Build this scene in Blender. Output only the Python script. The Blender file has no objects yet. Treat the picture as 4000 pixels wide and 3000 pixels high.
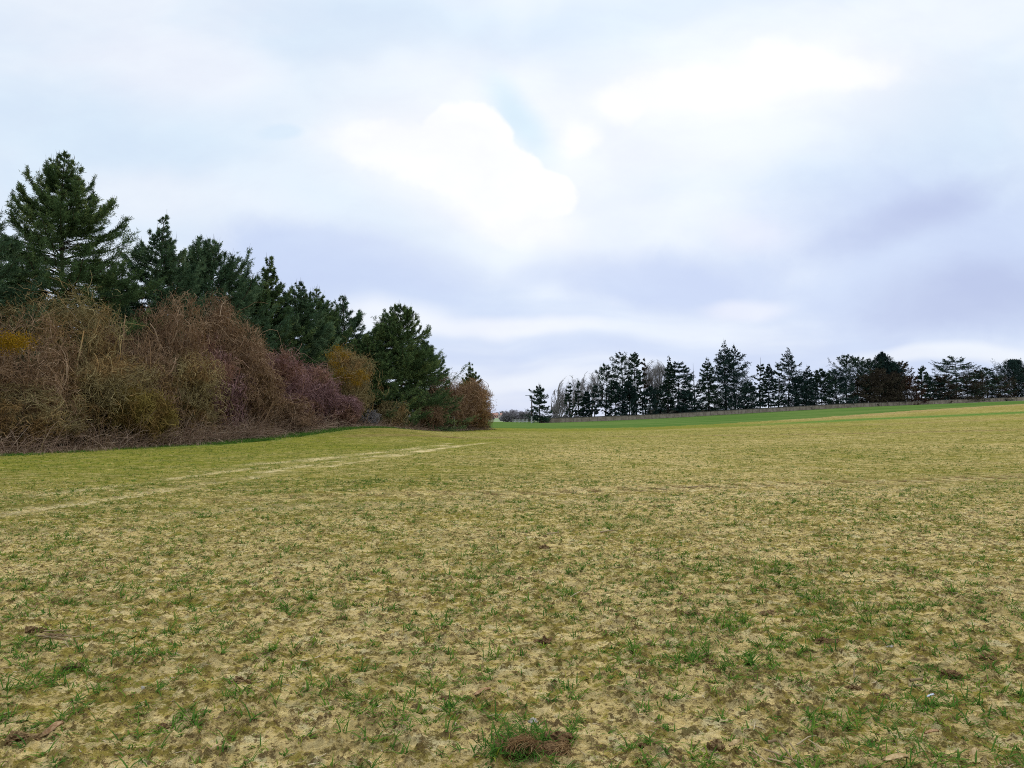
import bpy, math, random
import numpy as np
from mathutils import Vector

SC = bpy.context.scene
COL = SC.collection
R = math.radians

# ------------------------------------------------------------------ camera
EYE = 1.6
FPX = 760.0                      # focal length in pixels of the 1024 wide frame
PITCH = math.atan(33.0 / FPX)
cam_d = bpy.data.cameras.new("camera")
cam_d.sensor_width = 36.0
cam_d.lens = FPX * 36.0 / 1024.0
cam_d.clip_start = 0.05
cam_d.clip_end = 12000.0
cam = bpy.data.objects.new("camera", cam_d)
COL.objects.link(cam)
cam.location = (0, 0, EYE)
cam.rotation_euler = (math.pi / 2 + PITCH, 0, 0)
SC.camera = cam


def disp_dir(X, Y):
    """direction of a point of the photograph given on its 2212 x 1659 view"""
    px, py = X * 0.46293 - 512.0, 384.0 - Y * 0.46293
    c, s = math.cos(PITCH), math.sin(PITCH)
    return np.array([px, FPX * c - py * s, FPX * s + py * c])


# ------------------------------------------------------------------ world, sun, exposure
SUN_EL, SUN_AZ = R(34), R(12)     # azimuth measured from +Y towards +X
SC.view_settings.view_transform = 'Standard'
SC.view_settings.look = 'None'
SC.view_settings.gamma = 1.0
SC.view_settings.exposure = 0.0
SC.view_settings.use_curve_mapping = False
SC.cycles.max_bounces = 6
SC.cycles.use_denoising = False
SC.cycles.filter_width = 1.0
SC.cycles.diffuse_bounces = 3
SC.cycles.transparent_max_bounces = 6


def build_world():
    w = bpy.data.worlds.new("World")
    SC.world = w
    w.use_nodes = True
    nt = w.node_tree
    nt.nodes.clear()
    N, L = nt.nodes, nt.links

    def math_n(op, a, b=None, c=None, clamp=False):
        n = N.new('ShaderNodeMath')
        n.operation = op
        n.use_clamp = clamp
        for i, v in enumerate((a, b, c)):
            if v is None:
                continue
            if isinstance(v, (int, float)):
                n.inputs[i].default_value = v
            else:
                L.new(v, n.inputs[i])
        return n.outputs[0]

    def smooth(v, a, b, o0=0.0, o1=1.0):
        n = N.new('ShaderNodeMapRange')
        n.interpolation_type = 'SMOOTHSTEP'
        L.new(v, n.inputs['Value'])
        n.inputs['From Min'].default_value = a
        n.inputs['From Max'].default_value = b
        n.inputs['To Min'].default_value = o0
        n.inputs['To Max'].default_value = o1
        return n.outputs['Result']

    def mapping(v, loc=(0, 0, 0), rot=0.0, scale=(1, 1, 1), kind='POINT'):
        n = N.new('ShaderNodeMapping')
        n.vector_type = kind
        L.new(v, n.inputs['Vector'])
        n.inputs['Location'].default_value = loc
        n.inputs['Rotation'].default_value = (0, 0, rot)
        n.inputs['Scale'].default_value = scale
        return n.outputs[0]

    def noise(v, scale, detail=4.0, rough=0.5):
        n = N.new('ShaderNodeTexNoise')
        L.new(v, n.inputs['Vector'])
        n.inputs['Scale'].default_value = scale
        n.inputs['Detail'].default_value = detail
        n.inputs['Roughness'].default_value = rough
        return n

    def vmath(op, a, b):
        n = N.new('ShaderNodeVectorMath')
        n.operation = op
        L.new(a, n.inputs[0])
        if isinstance(b, tuple):
            n.inputs[1].default_value = b
        else:
            L.new(b, n.inputs[1])
        return n.outputs[0]

    def mix(fac, a, b):
        n = N.new('ShaderNodeMix')
        n.data_type = 'RGBA'
        for sock, v in ((n.inputs[0], fac), (n.inputs[6], a), (n.inputs[7], b)):
            if isinstance(v, (int, float)):
                sock.default_value = v
            elif isinstance(v, tuple):
                sock.default_value = (*v, 1.0)
            else:
                L.new(v, sock)
        return n.outputs[2]

    tc = N.new('ShaderNodeTexCoord')
    sep = N.new('ShaderNodeSeparateXYZ')
    L.new(tc.outputs['Generated'], sep.inputs[0])
    ay = math_n('MAXIMUM', math_n('ABSOLUTE', sep.outputs['Y']), 0.2)
    u = math_n('DIVIDE', sep.outputs['X'], ay)
    v = math_n('DIVIDE', sep.outputs['Z'], ay)
    comb = N.new('ShaderNodeCombineXYZ')
    L.new(u, comb.inputs[0])
    L.new(v, comb.inputs[1])
    P = comb.outputs[0]
    w1 = vmath('SUBTRACT', noise(P, 3.0, 3).outputs['Color'], (0.5, 0.5, 0.5))
    w2 = vmath('SUBTRACT', noise(P, 13.0, 5, 0.55).outputs['Color'], (0.5, 0.5, 0.5))
    Pw = vmath('ADD', P, vmath('MULTIPLY', w1, (0.16, 0.10, 0.0)))
    Pc = vmath('ADD', vmath('ADD', P, vmath('MULTIPLY', w1, (0.045, 0.04, 0.0))),
               vmath('MULTIPLY', w2, (0.05, 0.05, 0.0)))

    def lin(r, g, b):
        f = lambda c: ((c / 255 + 0.055) / 1.055) ** 2.4 if c > 10 else c / 255 / 12.92
        return (f(r), f(g), f(b))

    WHITE = (0.99, 0.995, 1.01)
    PALE = lin(240, 246, 255)
    BLUE = lin(222, 237, 252)
    LAV = lin(206, 219, 247)
    GREY = lin(190, 201, 234)
    HOLE = lin(212, 236, 250)

    # open sky seen through the deck
    sky = N.new('ShaderNodeTexSky')
    sky.sky_type = 'NISHITA'
    sky.sun_disc = False
    sky.sun_elevation = SUN_EL
    sky.sun_rotation = SUN_AZ
    sk = vmath('MULTIPLY', sky.outputs[0], (0.1, 0.1, 0.1))

    n0 = smooth(noise(mapping(Pw, scale=(1.3, 2.6, 1)), 1.6, 4).outputs['Fac'], 0.36, 0.62)
    deck = mix(n0, BLUE, PALE)
    # streaky layers near the horizon
    n1 = smooth(noise(mapping(Pw, loc=(3.1, 1.7, 0), scale=(2.2, 13.0, 1)), 1.0, 4).outputs['Fac'], 0.40, 0.66)
    low = mix(n1, LAV, lin(232, 239, 253))
    deck = mix(smooth(v, 0.30, 0.06), deck, low)

    fluff = math_n('SUBTRACT', noise(Pc, 7.0, 8, 0.62).outputs['Fac'], 0.53)

    def blob(X, Y, rx, ry, rot, colour, strength=1.0, e0=0.0, e1=1.0, crisp=False, wispy=False):
        nonlocal deck
        d = disp_dir(X, Y)
        c = (d[0] / d[1], d[2] / d[1], 0)
        k = 1 / 1641.0
        m = mapping(Pc if crisp else Pw, loc=c, rot=-R(rot), scale=(rx * k, ry * k, 1), kind='TEXTURE')
        g = N.new('ShaderNodeTexGradient')
        g.gradient_type = 'SPHERICAL'
        L.new(m, g.inputs[0])
        f = g.outputs['Fac']
        if crisp or wispy:
            f = math_n('MULTIPLY_ADD', math_n('MULTIPLY', fluff, 0.6 if wispy else 0.48), smooth(f, 0.0, 0.18), f)
        deck = mix(smooth(f, e0, e1, 0.0, strength), deck, colour)

    # wide soft areas (screen rotation: positive = clockwise)
    blob(2050, 560, 620, 330, 0, LAV, 0.95, 0, 0.7, wispy=True)
    blob(2120, 640, 360, 120, -8, GREY, 0.9, 0, 0.7, wispy=True)
    blob(1960, 470, 340, 75, -24, GREY, 0.8, 0, 0.9, wispy=True)
    blob(1420, 600, 340, 90, 4, LAV, 1.0, 0, 0.6, wispy=True)
    blob(760, 570, 390, 110, 8, LAV, 0.95, 0, 0.6, wispy=True)
    blob(780, 440, 330, 90, 15, BLUE, 0.9, 0, 0.9)
    blob(1150, 590, 150, 40, -6, LAV, 0.7, 0, 0.9)
    blob(830, 60, 330, 90, -10, BLUE, 0.9, 0, 0.8)
    blob(1330, 40, 260, 70, -14, BLUE, 0.9, 0, 0.8)
    blob(40, 260, 200, 120, 0, BLUE, 0.6, 0, 0.9)
    blob(380, 170, 330, 130, 12, lin(243, 246, 255), 0.8, 0, 0.8)
    blob(330, 420, 330, 90, 5, lin(242, 247, 255), 0.8, 0, 0.8)
    blob(1500, 330, 420, 90, 0, lin(240, 245, 255), 0.8, 0, 0.9)
    blob(1640, 500, 170, 60, 10, lin(236, 239, 253), 0.7, 0, 0.9)
    # low bright streaks
    blob(1600, 655, 150, 34, 0, lin(236, 240, 254), 0.9, 0, 0.7)
    blob(1090, 700, 330, 34, 0, lin(243, 246, 255), 0.95, 0, 0.8)
    blob(850, 690, 170, 60, 0, lin(244, 247, 255), 0.9, 0, 0.8)
    blob(2060, 775, 330, 30, 0, lin(243, 247, 255), 0.75, 0, 0.7)
    blob(1090, 815, 260, 30, 0, lin(236, 242, 254), 0.9, 0, 0.8)
    blob(1300, 745, 300, 40, 0, LAV, 0.8, 0, 0.9)
    # bright heads of cloud
    blob(1000, 330, 620, 330, 10, lin(245, 249, 255), 0.85, 0.0, 0.8)
    blob(1640, 190, 640, 250, -6, lin(245, 249, 255), 0.85, 0.0, 0.8)
    blob(1010, 380, 360, 185, 18, WHITE, 0.9, 0.0, 0.9, wispy=True)
    blob(800, 310, 260, 75, 4, WHITE, 0.75, 0.0, 1.0, wispy=True)
    blob(1600, 180, 500, 125, -8, WHITE, 0.9, 0.0, 0.9, wispy=True)
    blob(1120, 480, 200, 70, 10, WHITE, 0.9, 0.0, 0.7)
    blob(1122, 262, 75, 200, -30, HOLE, 0.75, 0.0, 0.9)
    blob(590, 300, 70, 24, -8, BLUE, 0.9, 0, 0.6)
    for (X, Y, rx, ry, rt, e) in ((1000, 325, 122, 112, 0, 0.11), (890, 332, 190, 72, 8, 0.35),
                                  (1085, 400, 106, 92, 0, 0.13), (1185, 428, 72, 62, 0, 0.18), (1060, 430, 200, 90, 20, 0.95)):
        blob(X, Y, rx, ry, rt, (1.015, 1.015, 1.02), 1.0, 0.0, e, True)
    for (X, Y, rx, ry, rt) in ((1690, 145, 160, 76, 5), (1500, 190, 240, 66, -6), (1820, 165, 140, 54, -4),
                               (1340, 225, 85, 52, 0), (1255, 305, 62, 54, 0)):
        blob(X, Y, rx, ry, rt, (1.01, 1.01, 1.015), 0.9, 0.0, 0.6, True)

    tone = smooth(noise(mapping(Pw, scale=(1.0, 1.9, 1)), 4.5, 6, 0.58).outputs['Fac'], 0.32, 0.68, 0.962, 1.035)
    tb = N.new('ShaderNodeCombineXYZ')
    for i in range(2):
        L.new(tone, tb.inputs[i])
    L.new(math_n('MULTIPLY_ADD', tone, 0.5, 0.5), tb.inputs[2])
    deck = vmath('MULTIPLY', deck, tb.outputs[0])
    deck = vmath('MULTIPLY', deck, (0.985, 1.0, 1.012))
    full = mix(0.94, sk, deck)
    # the deck overhead, where it is thinner, is brighter
    boost = smooth(sep.outputs['Z'], 0.50, 0.9, 1.0, 1.75)
    cb = N.new('ShaderNodeCombineXYZ')
    for i in range(3):
        L.new(boost, cb.inputs[i])
    out = vmath('MULTIPLY', full, cb.outputs[0])
    bg = N.new('ShaderNodeBackground')
    L.new(out, bg.inputs['Color'])
    bg.inputs['Strength'].default_value = 1.0
    o = N.new('ShaderNodeOutputWorld')
    L.new(bg.outputs[0], o.inputs['Surface'])
    w.cycles.sampling_method = 'MANUAL'
    w.cycles.sample_map_resolution = 512


build_world()
sun_d = bpy.data.lights.new("sun", 'SUN')
sun_d.energy = 1.5
sun_d.angle = R(11)
sun_d.color = (1.0, 0.95, 0.87)
sun = bpy.data.objects.new("sun", sun_d)
COL.objects.link(sun)
_sd = Vector((math.sin(SUN_AZ) * math.cos(SUN_EL), math.cos(SUN_AZ) * math.cos(SUN_EL), math.sin(SUN_EL)))
sun.rotation_euler = _sd.to_track_quat('Z', 'Y').to_euler()


# ------------------------------------------------------------------ noise and terrain
def _hash(ix, iy, seed):
    h = (ix.astype(np.int64) * 374761393 + iy.astype(np.int64) * 668265263 + seed * 1274126177) & 0xFFFFFFFF
    h = ((h ^ (h >> 13)) * 1274126177) & 0xFFFFFFFF
    h = (h ^ (h >> 16)) & 0xFFFFFFFF
    return h.astype(np.float64) / 4294967295.0


def vnoise(x, y, seed=0):
    """gradient noise, about -1 .. 1"""
    x0, y0 = np.floor(x), np.floor(y)
    fx, fy = x - x0, y - y0
    ux, uy = fx * fx * fx * (fx * (fx * 6 - 15) + 10), fy * fy * fy * (fy * (fy * 6 - 15) + 10)

    def g(dx, dy):
        a = _hash(x0 + dx, y0 + dy, seed) * 2 * np.pi
        return np.cos(a) * (fx - dx) + np.sin(a) * (fy - dy)
    a = g(0, 0) + ux * (g(1, 0) - g(0, 0))
    b = g(0, 1) + ux * (g(1, 1) - g(0, 1))
    return (a + uy * (b - a)) * 1.5


def sstep(a, b, x):
    t = np.clip((x - a) / (b - a), 0, 1)
    return t * t * (3 - 2 * t)


_HX = np.array([-2000, -12, 2, 8, 22, 46, 72.6, 111, 189, 320, 4000.])
_HZ = np.array([0, 0, -0.12, -0.16, 0.25, 1.2, 2.67, 4.7, 7.7, 9.5, 9.5])


def terrain(x, y):
    """the lie of the land without clods: flat, rising to the right, falling off behind the wall"""
    x, y = np.asarray(x, float), np.asarray(y, float)
    hz = 0
    for d in (-6, -2, 2, 6):
        hz = hz + np.interp(x + d, _HX, _HZ) * 0.25
    z = hz * sstep(5, 70, y) * (1 - sstep(300, 620, y))
    z = z + 0.72 * np.exp(-((y - 63) / np.where(y > 63, 16.0, 11.0)) ** 2) * (1 - sstep(-12, -3, x))
    return z


def hit(X, Y):
    """ground point seen at (X, Y) of the 2212 x 1659 view"""
    d = disp_dir(X, Y)
    d = d / np.linalg.norm(d)
    t = np.geomspace(1.5, 3000, 6000)
    z = EYE + d[2] * t - terrain(d[0] * t, d[1] * t)
    k = int(np.argmax(z < 0)) if (z < 0).any() else len(t) - 1
    return np.array([d[0] * t[k], d[1] * t[k]])


def at(X, Y_depth, top=None):
    """x at display column X and depth; with top also the height above ground of display row top"""
    d = disp_dir(X, 900 if top is None else top)
    x = d[0] / d[1] * Y_depth
    if top is None:
        return x
    return x, EYE + d[2] / d[1] * Y_depth - float(terrain(x, Y_depth))


def seg_dist(x, y, pts):
    best = np.full(x.shape, 1e9)
    for (a, b) in zip(pts[:-1], pts[1:]):
        d = b - a
        t = np.clip(((x - a[0]) * d[0] + (y - a[1]) * d[1]) / (d @ d), 0, 1)
        best = np.minimum(best, np.hypot(x - a[0] - t * d[0], y - a[1] - t * d[1]))
    return best


# hedge foot line and its normal pointing behind the hedge
HA, HB = np.array([-22.0, 30.0]), np.array([-4.0, 100.0])
HD = (HB - HA) / np.linalg.norm(HB - HA)
HN = np.array([-HD[1], HD[0]])


def hedge_at(X, back=0.0):
    """point of the hedge line (moved back by some metres) seen at display column X"""
    d = disp_dir(X, 900)
    u = d[0] / d[1]
    A = HA + HN * back
    s = (u * A[1] - A[0]) / (HD[0] - u * HD[1])
    return A + HD * s


# ------------------------------------------------------------------ materials
MATS = {}


def nodes_of(name):
    m = bpy.data.materials.new(name)
    m.use_nodes = True
    nt = m.node_tree
    b = nt.nodes['Principled BSDF']
    b.inputs['Roughness'].default_value = 0.85
    b.inputs['Specular IOR Level'].default_value = 0.0
    MATS[name] = m
    return m, nt, b


def ramp(nt, fac, stops):
    r = nt.nodes.new('ShaderNodeValToRGB')
    el = r.color_ramp.elements
    while len(el) < len(stops):
        el.new(0.5)
    for e, (p, c) in zip(el, stops):
        e.position = p
        e.color = (*c, 1)
    nt.links.new(fac, r.inputs[0])
    return r.outputs[0]


def attr(nt, name):
    a = nt.nodes.new('ShaderNodeAttribute')
    a.attribute_name = name
    return a.outputs['Fac']


def mixc(nt, fac, a, b, mode='MIX'):
    n = nt.nodes.new('ShaderNodeMix')
    n.data_type = 'RGBA'
    n.blend_type = mode
    for sock, v in ((n.inputs[0], fac), (n.inputs[6], a), (n.inputs[7], b)):
        if isinstance(v, (int, float)):
            sock.default_value = v
        elif isinstance(v, tuple):
            sock.default_value = (*v, 1.0)
        else:
            nt.links.new(v, sock)
    return n.outputs[2]


def tex(nt, scale, detail=4, rough=0.5, vec=None, stretch=None):
    n = nt.nodes.new('ShaderNodeTexNoise')
    n.inputs['Scale'].default_value = scale
    n.inputs['Detail'].default_value = detail
    n.inputs['Roughness'].default_value = rough
    tc = nt.nodes.new('ShaderNodeTexCoord')
    src = tc.outputs['Object']
    if stretch:
        mp = nt.nodes.new('ShaderNodeMapping')
        mp.inputs['Scale'].default_value = stretch
        nt.links.new(src, mp.inputs[0])
        src = mp.outputs[0]
    nt.links.new(src, n.inputs['Vector'])
    return n.outputs['Fac']


def mrange(nt, v, a, b, c=0.0, d=1.0):
    n = nt.nodes.new('ShaderNodeMapRange')
    n.interpolation_type = 'SMOOTHSTEP'
    nt.links.new(v, n.inputs['Value'])
    for i, x in zip((1, 2, 3, 4), (a, b, c, d)):
        n.inputs[i].default_value = x
    return n.outputs[0]


def mmul(nt, a, b, op='MULTIPLY'):
    n = nt.nodes.new('ShaderNodeMath')
    n.operation = op
    for i, v in enumerate((a, b)):
        if isinstance(v, (int, float)):
            n.inputs[i].default_value = v
        else:
            nt.links.new(v, n.inputs[i])
    return n.outputs[0]


def bump(nt, b, h, dist, strength=1.0):
    n = nt.nodes.new('ShaderNodeBump')
    n.inputs['Distance'].default_value = dist
    n.inputs['Strength'].default_value = strength
    nt.links.new(h, n.inputs['Height'])
    nt.links.new(n.outputs[0], b.inputs['Normal'])


def var_mat(name, stops, rough=0.8, translucent=0.0, blotch=None):
    """colour picked per leaf, blade or twig through the point attribute v"""
    m, nt, b = nodes_of(name)
    c = ramp(nt, attr(nt, 'v'), stops)
    if blotch:
        c = mixc(nt, mrange(nt, tex(nt, 0.55, 3, 0.6), 0.44, 0.60), c, mixc(nt, 1.0, c, blotch, 'MULTIPLY'))
    nt.links.new(c, b.inputs['Base Color'])
    b.inputs['Roughness'].default_value = rough
    if translucent:
        tr = nt.nodes.new('ShaderNodeBsdfTranslucent')
        nt.links.new(c, tr.inputs['Color'])
        mx = nt.nodes.new('ShaderNodeMixShader')
        mx.inputs[0].default_value = translucent
        nt.links.new(b.outputs[0], mx.inputs[1])
        nt.links.new(tr.outputs[0], mx.inputs[2])
        nt.links.new(mx.outputs[0], nt.nodes['Material Output'].inputs[0])
    return m


def plain_mat(name, c1, c2, scale=6.0, rough=0.85, bump_d=0.0, metal=0.0):
    m, nt, b = nodes_of(name)
    f = tex(nt, scale, 5, 0.6)
    nt.links.new(mixc(nt, mrange(nt, f, 0.35, 0.65), c1, c2), b.inputs['Base Color'])
    b.inputs['Roughness'].default_value = rough
    b.inputs['Metallic'].default_value = metal
    if bump_d:
        bump(nt, b, f, bump_d)
    return m


def soil_material():
    m, nt, b = nodes_of('soil')
    big = tex(nt, 0.55, 5, 0.6)
    mid = tex(nt, 3.2, 6, 0.65)
    fine = tex(nt, 22.0, 6, 0.7)
    grit = tex(nt, 95.0, 4, 0.7)
    tan = mixc(nt, mrange(nt, fine, 0.30, 0.70), (0.64, 0.455, 0.170), (0.88, 0.67, 0.295))
    tan = mixc(nt, mrange(nt, mmul(nt, mid, tex(nt, 9.0, 3), 'ADD'), 1.02, 1.20), tan, (0.72, 0.59, 0.30))
    # mossy film
    moss = mixc(nt, mrange(nt, fine, 0.35, 0.68), (0.22, 0.175, 0.016), (0.46, 0.34, 0.058))
    mf = mmul(nt, tex(nt, 7.5, 7, 0.7), mmul(nt, big, 0.5), 'ADD')
    c = mixc(nt, mrange(nt, mf, 0.74, 0.84, 0.0, 0.8), tan, moss)
    cl = attr(nt, 'clod')
    brown = mixc(nt, mrange(nt, grit, 0.35, 0.7), (0.085, 0.052, 0.020), (0.24, 0.155, 0.065))
    # dark crumbs, moss flecks and broken crust in sharp little marks of several sizes
    a1 = tex(nt, 11.0, 8, 0.72)
    c = mixc(nt, mmul(nt, mrange(nt, a1, 0.52, 0.565), mrange(nt, mid, 0.32, 0.52, 0.2, 0.88)), c, mixc(nt, mrange(nt, big, 0.42, 0.58), brown, (0.15, 0.13, 0.025)))
    a2 = tex(nt, 27.0, 7, 0.75)
    c = mixc(nt, mmul(nt, mrange(nt, a2, 0.53, 0.575), 0.85), c, brown)
    c = mixc(nt, mmul(nt, cl, mrange(nt, fine, 0.35, 0.6, 0.0, 0.75)), c, brown)
    a3 = tex(nt, 6.0, 8, 0.7, stretch=(0.8, 1.0, 1.0))
    c = mixc(nt, mrange(nt, a3, 0.55, 0.59, 0.0, 0.75), c, (0.84, 0.64, 0.30))
    a4 = tex(nt, 2.6, 7, 0.68, stretch=(0.7, 1.0, 1.0))
    c = mixc(nt, mmul(nt, mrange(nt, a4, 0.49, 0.54), mrange(nt, attr(nt, 'green'), 0.05, 0.5, 0.3, 0.75)), c, (0.165, 0.13, 0.032))
    # young crop and weeds too small to stand apart
    gm = mmul(nt, attr(nt, 'green'), mrange(nt, mmul(nt, fine, mid, 'ADD'), 0.72, 1.12, 0.35, 1.0))
    green = mixc(nt, mrange(nt, big, 0.4, 0.6), (0.125, 0.140, 0.014), (0.20, 0.20, 0.026))
    c = mixc(nt, gm, c, green)
    hg = mmul(nt, attr(nt, 'lush'), mrange(nt, mid, 0.30, 0.56, 0.45, 1.0))
    c = mixc(nt, hg, c, (0.085, 0.19, 0.035))
    tr = mmul(nt, attr(nt, 'track'), mrange(nt, mmul(nt, mid, fine, 'ADD'), 0.88, 1.10, 0.05, 1.0))
    c = mixc(nt, tr, c, (0.74, 0.59, 0.32))
    fu = mmul(nt, attr(nt, 'furrow'), mrange(nt, mmul(nt, mid, fine, 'ADD'), 0.80, 1.08, 0.35, 1.0))
    c = mixc(nt, fu, c, (0.16, 0.10, 0.042))
    nt.links.new(c, b.inputs['Base Color'])
    b.inputs['Roughness'].default_value = 0.95
    b.inputs['Specular IOR Level'].default_value = 0.0
    h = mmul(nt, mmul(nt, fine, 1.0), mmul(nt, grit, 0.35), 'ADD')
    bump(nt, b, h, 0.05, 1.0)
    return m


def meadow_material():
    m, nt, b = nodes_of('meadow')
    a = tex(nt, 0.09, 4, 0.55, stretch=(0.35, 1, 1))
    f = tex(nt, 2.5, 5, 0.7)
    c = mixc(nt, mrange(nt, a, 0.38, 0.62), (0.066, 0.128, 0.024), (0.118, 0.165, 0.042))
    c = mixc(nt, mrange(nt, f, 0.35, 0.7, 0, 0.5), c, (0.12, 0.19, 0.05))
    nt.links.new(c, b.inputs['Base Color'])
    b.inputs['Roughness'].default_value = 0.9
    bump(nt, b, f, 0.15, 0.8)
    return m


def far_field_material():
    m, nt, b = nodes_of('far_field')
    a = tex(nt, 0.012, 3, 0.5, stretch=(0.25, 1.0, 1))
    c = ramp(nt, a, [(0.38, (0.13, 0.21, 0.10)), (0.47, (0.34, 0.35, 0.21)), (0.55, (0.20, 0.28, 0.17)), (0.65, (0.36, 0.34, 0.23))])
    nt.links.new(c, b.inputs['Base Color'])
    return m


soil_material()
meadow_material()
far_field_material()
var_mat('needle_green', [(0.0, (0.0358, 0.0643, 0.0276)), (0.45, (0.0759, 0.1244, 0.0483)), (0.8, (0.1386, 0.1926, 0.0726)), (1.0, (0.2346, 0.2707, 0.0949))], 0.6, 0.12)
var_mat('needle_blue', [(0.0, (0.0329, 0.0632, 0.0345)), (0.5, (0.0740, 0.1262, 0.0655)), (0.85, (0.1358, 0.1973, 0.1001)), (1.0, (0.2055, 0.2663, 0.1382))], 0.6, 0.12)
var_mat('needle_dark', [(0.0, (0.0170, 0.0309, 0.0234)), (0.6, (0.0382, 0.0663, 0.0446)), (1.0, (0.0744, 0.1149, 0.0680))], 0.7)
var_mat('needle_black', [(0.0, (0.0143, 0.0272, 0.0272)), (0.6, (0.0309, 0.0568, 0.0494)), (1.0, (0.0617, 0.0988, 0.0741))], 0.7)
var_mat('needle_brown', [(0.0, (0.0400, 0.0307, 0.0239)), (0.6, (0.0800, 0.0614, 0.0442)), (1.0, (0.1240, 0.1056, 0.0699))], 0.8)
var_mat('needle_rust', [(0.0, (0.0360, 0.0210, 0.0165)), (0.6, (0.0825, 0.0420, 0.0300)), (1.0, (0.1125, 0.0675, 0.0450))], 0.8)
var_mat('twig_olive', [(0.0, (0.1392, 0.1093, 0.0534)), (0.5, (0.2684, 0.2109, 0.0997)), (1.0, (0.4970, 0.3955, 0.1958))], blotch=(1.05, 0.82, 0.72))
var_mat('twig_brown', [(0.0, (0.1311, 0.0795, 0.0470)), (0.5, (0.2708, 0.1665, 0.0941)), (1.0, (0.4717, 0.3348, 0.2172))], blotch=(0.92, 0.92, 0.95))
var_mat('twig_purple', [(0.0, (0.1195, 0.0642, 0.0642)), (0.5, (0.2574, 0.1427, 0.1396)), (1.0, (0.4596, 0.2944, 0.2736))], blotch=(1.05, 1.0, 0.7))
var_mat('twig_orange', [(0.0, (0.1442, 0.0778, 0.0349)), (0.5, (0.3426, 0.1813, 0.0814)), (1.0, (0.5771, 0.3514, 0.1840))], blotch=(0.80, 0.93, 0.85))
var_mat('twig_grey', [(0.0, (0.1608, 0.1408, 0.1349)), (0.5, (0.2513, 0.2261, 0.2179)), (1.0, (0.3618, 0.3317, 0.3218))])
var_mat('twig_far', [(0.0, (0.1690, 0.1495, 0.1625)), (0.5, (0.2730, 0.2470, 0.2600)), (1.0, (0.3900, 0.3575, 0.3640))])  # greyed and paled in the colour itself, in place of distance haze
var_mat('moss_twig', [(0.0, (0.1296, 0.1003, 0.0292)), (0.5, (0.2462, 0.1829, 0.0510)), (1.0, (0.4018, 0.3009, 0.0875))], blotch=(0.95, 0.8, 1.0))
var_mat('yellow_leaf', [(0.0, (0.1119, 0.0716, 0.0081)), (0.5, (0.2379, 0.1402, 0.0121)), (1.0, (0.3359, 0.1850, 0.0178))], 0.6, 0.2)
var_mat('ivy_leaf', [(0.0, (0.020, 0.040, 0.018)), (0.6, (0.045, 0.085, 0.030)), (1.0, (0.085, 0.13, 0.045))], 0.5)
var_mat('seedling', [(0.0, (0.050, 0.115, 0.020)), (0.35, (0.095, 0.180, 0.026)), (0.65, (0.18, 0.215, 0.026)), (1.0, (0.33, 0.295, 0.050))], 0.6, 0.25)
var_mat('verge_blade', [(0.0, (0.0390, 0.0990, 0.0180)), (0.6, (0.0845, 0.1815, 0.0300)), (1.0, (0.1820, 0.2420, 0.0500))], 0.6, 0.2)
var_mat('dry_stalk', [(0.0, (0.1560, 0.0960, 0.0660)), (0.5, (0.3000, 0.1980, 0.1380)), (1.0, (0.5280, 0.3960, 0.2880))])
var_mat('straw', [(0.0, (0.16, 0.10, 0.05)), (0.5, (0.34, 0.25, 0.14)), (1.0, (0.55, 0.45, 0.29))])
var_mat('orange_fibre', [(0.0, (0.1260, 0.0627, 0.0264)), (0.5, (0.2394, 0.1379, 0.0594)), (1.0, (0.3276, 0.2195, 0.1056))])
plain_mat('bark', (0.045, 0.034, 0.026), (0.085, 0.066, 0.050), 9, 0.9, 0.02)
plain_mat('bark_dark', (0.018, 0.015, 0.014), (0.035, 0.030, 0.026), 9, 0.9)
plain_mat('bark_pale', (0.17, 0.15, 0.125), (0.27, 0.24, 0.20), 7, 0.9)
plain_mat('clod_brown', (0.105, 0.060, 0.026), (0.30, 0.20, 0.095), 55, 0.95, 0.02)
plain_mat('clod_red', (0.095, 0.055, 0.027), (0.25, 0.15, 0.07), 55, 0.95, 0.02)
plain_mat('flint', (0.30, 0.26, 0.20), (0.52, 0.47, 0.39), 25, 0.5, 0.004)
plain_mat('foil', (0.40, 0.46, 0.56), (0.74, 0.77, 0.82), 60, 0.3, 0.004)
plain_mat('dead_leaf', (0.23, 0.125, 0.060), (0.42, 0.27, 0.15), 45, 0.7, 0.002)
plain_mat('pale_leaf', (0.30, 0.20, 0.09), (0.50, 0.37, 0.20), 40, 0.7, 0.002)
plain_mat('concrete_panel', (0.21, 0.165, 0.125), (0.33, 0.27, 0.215), 0.9, 0.9, 0.01)
plain_mat('concrete_post', (0.17, 0.138, 0.108), (0.27, 0.225, 0.18), 1.3, 0.9)
plain_mat('coping_dark', (0.055, 0.050, 0.046), (0.10, 0.09, 0.08), 2.0, 0.9)
plain_mat('painted_steel', (0.14, 0.18, 0.21), (0.19, 0.23, 0.26), 3.0, 0.5)
plain_mat('pole_wood', (0.085, 0.058, 0.050), (0.13, 0.09, 0.075), 3.0, 0.85)
plain_mat('white_paint', (0.55, 0.54, 0.52), (0.68, 0.67, 0.65), 3.0, 0.7)
plain_mat('render_cream', (0.50, 0.42, 0.36), (0.60, 0.52, 0.46), 0.4, 0.9)
plain_mat('render_pink', (0.44, 0.26, 0.21), (0.50, 0.32, 0.27), 0.4, 0.9)
plain_mat('roof_tile', (0.42, 0.23, 0.18), (0.50, 0.29, 0.23), 0.7, 0.9)  # lightened tile red, fading with distance painted into the colour
plain_mat('roof_slate', (0.12, 0.13, 0.15), (0.18, 0.19, 0.21), 0.5, 0.6)
plain_mat('dark_glass', (0.03, 0.035, 0.045), (0.05, 0.055, 0.065), 0.5, 0.2)
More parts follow.
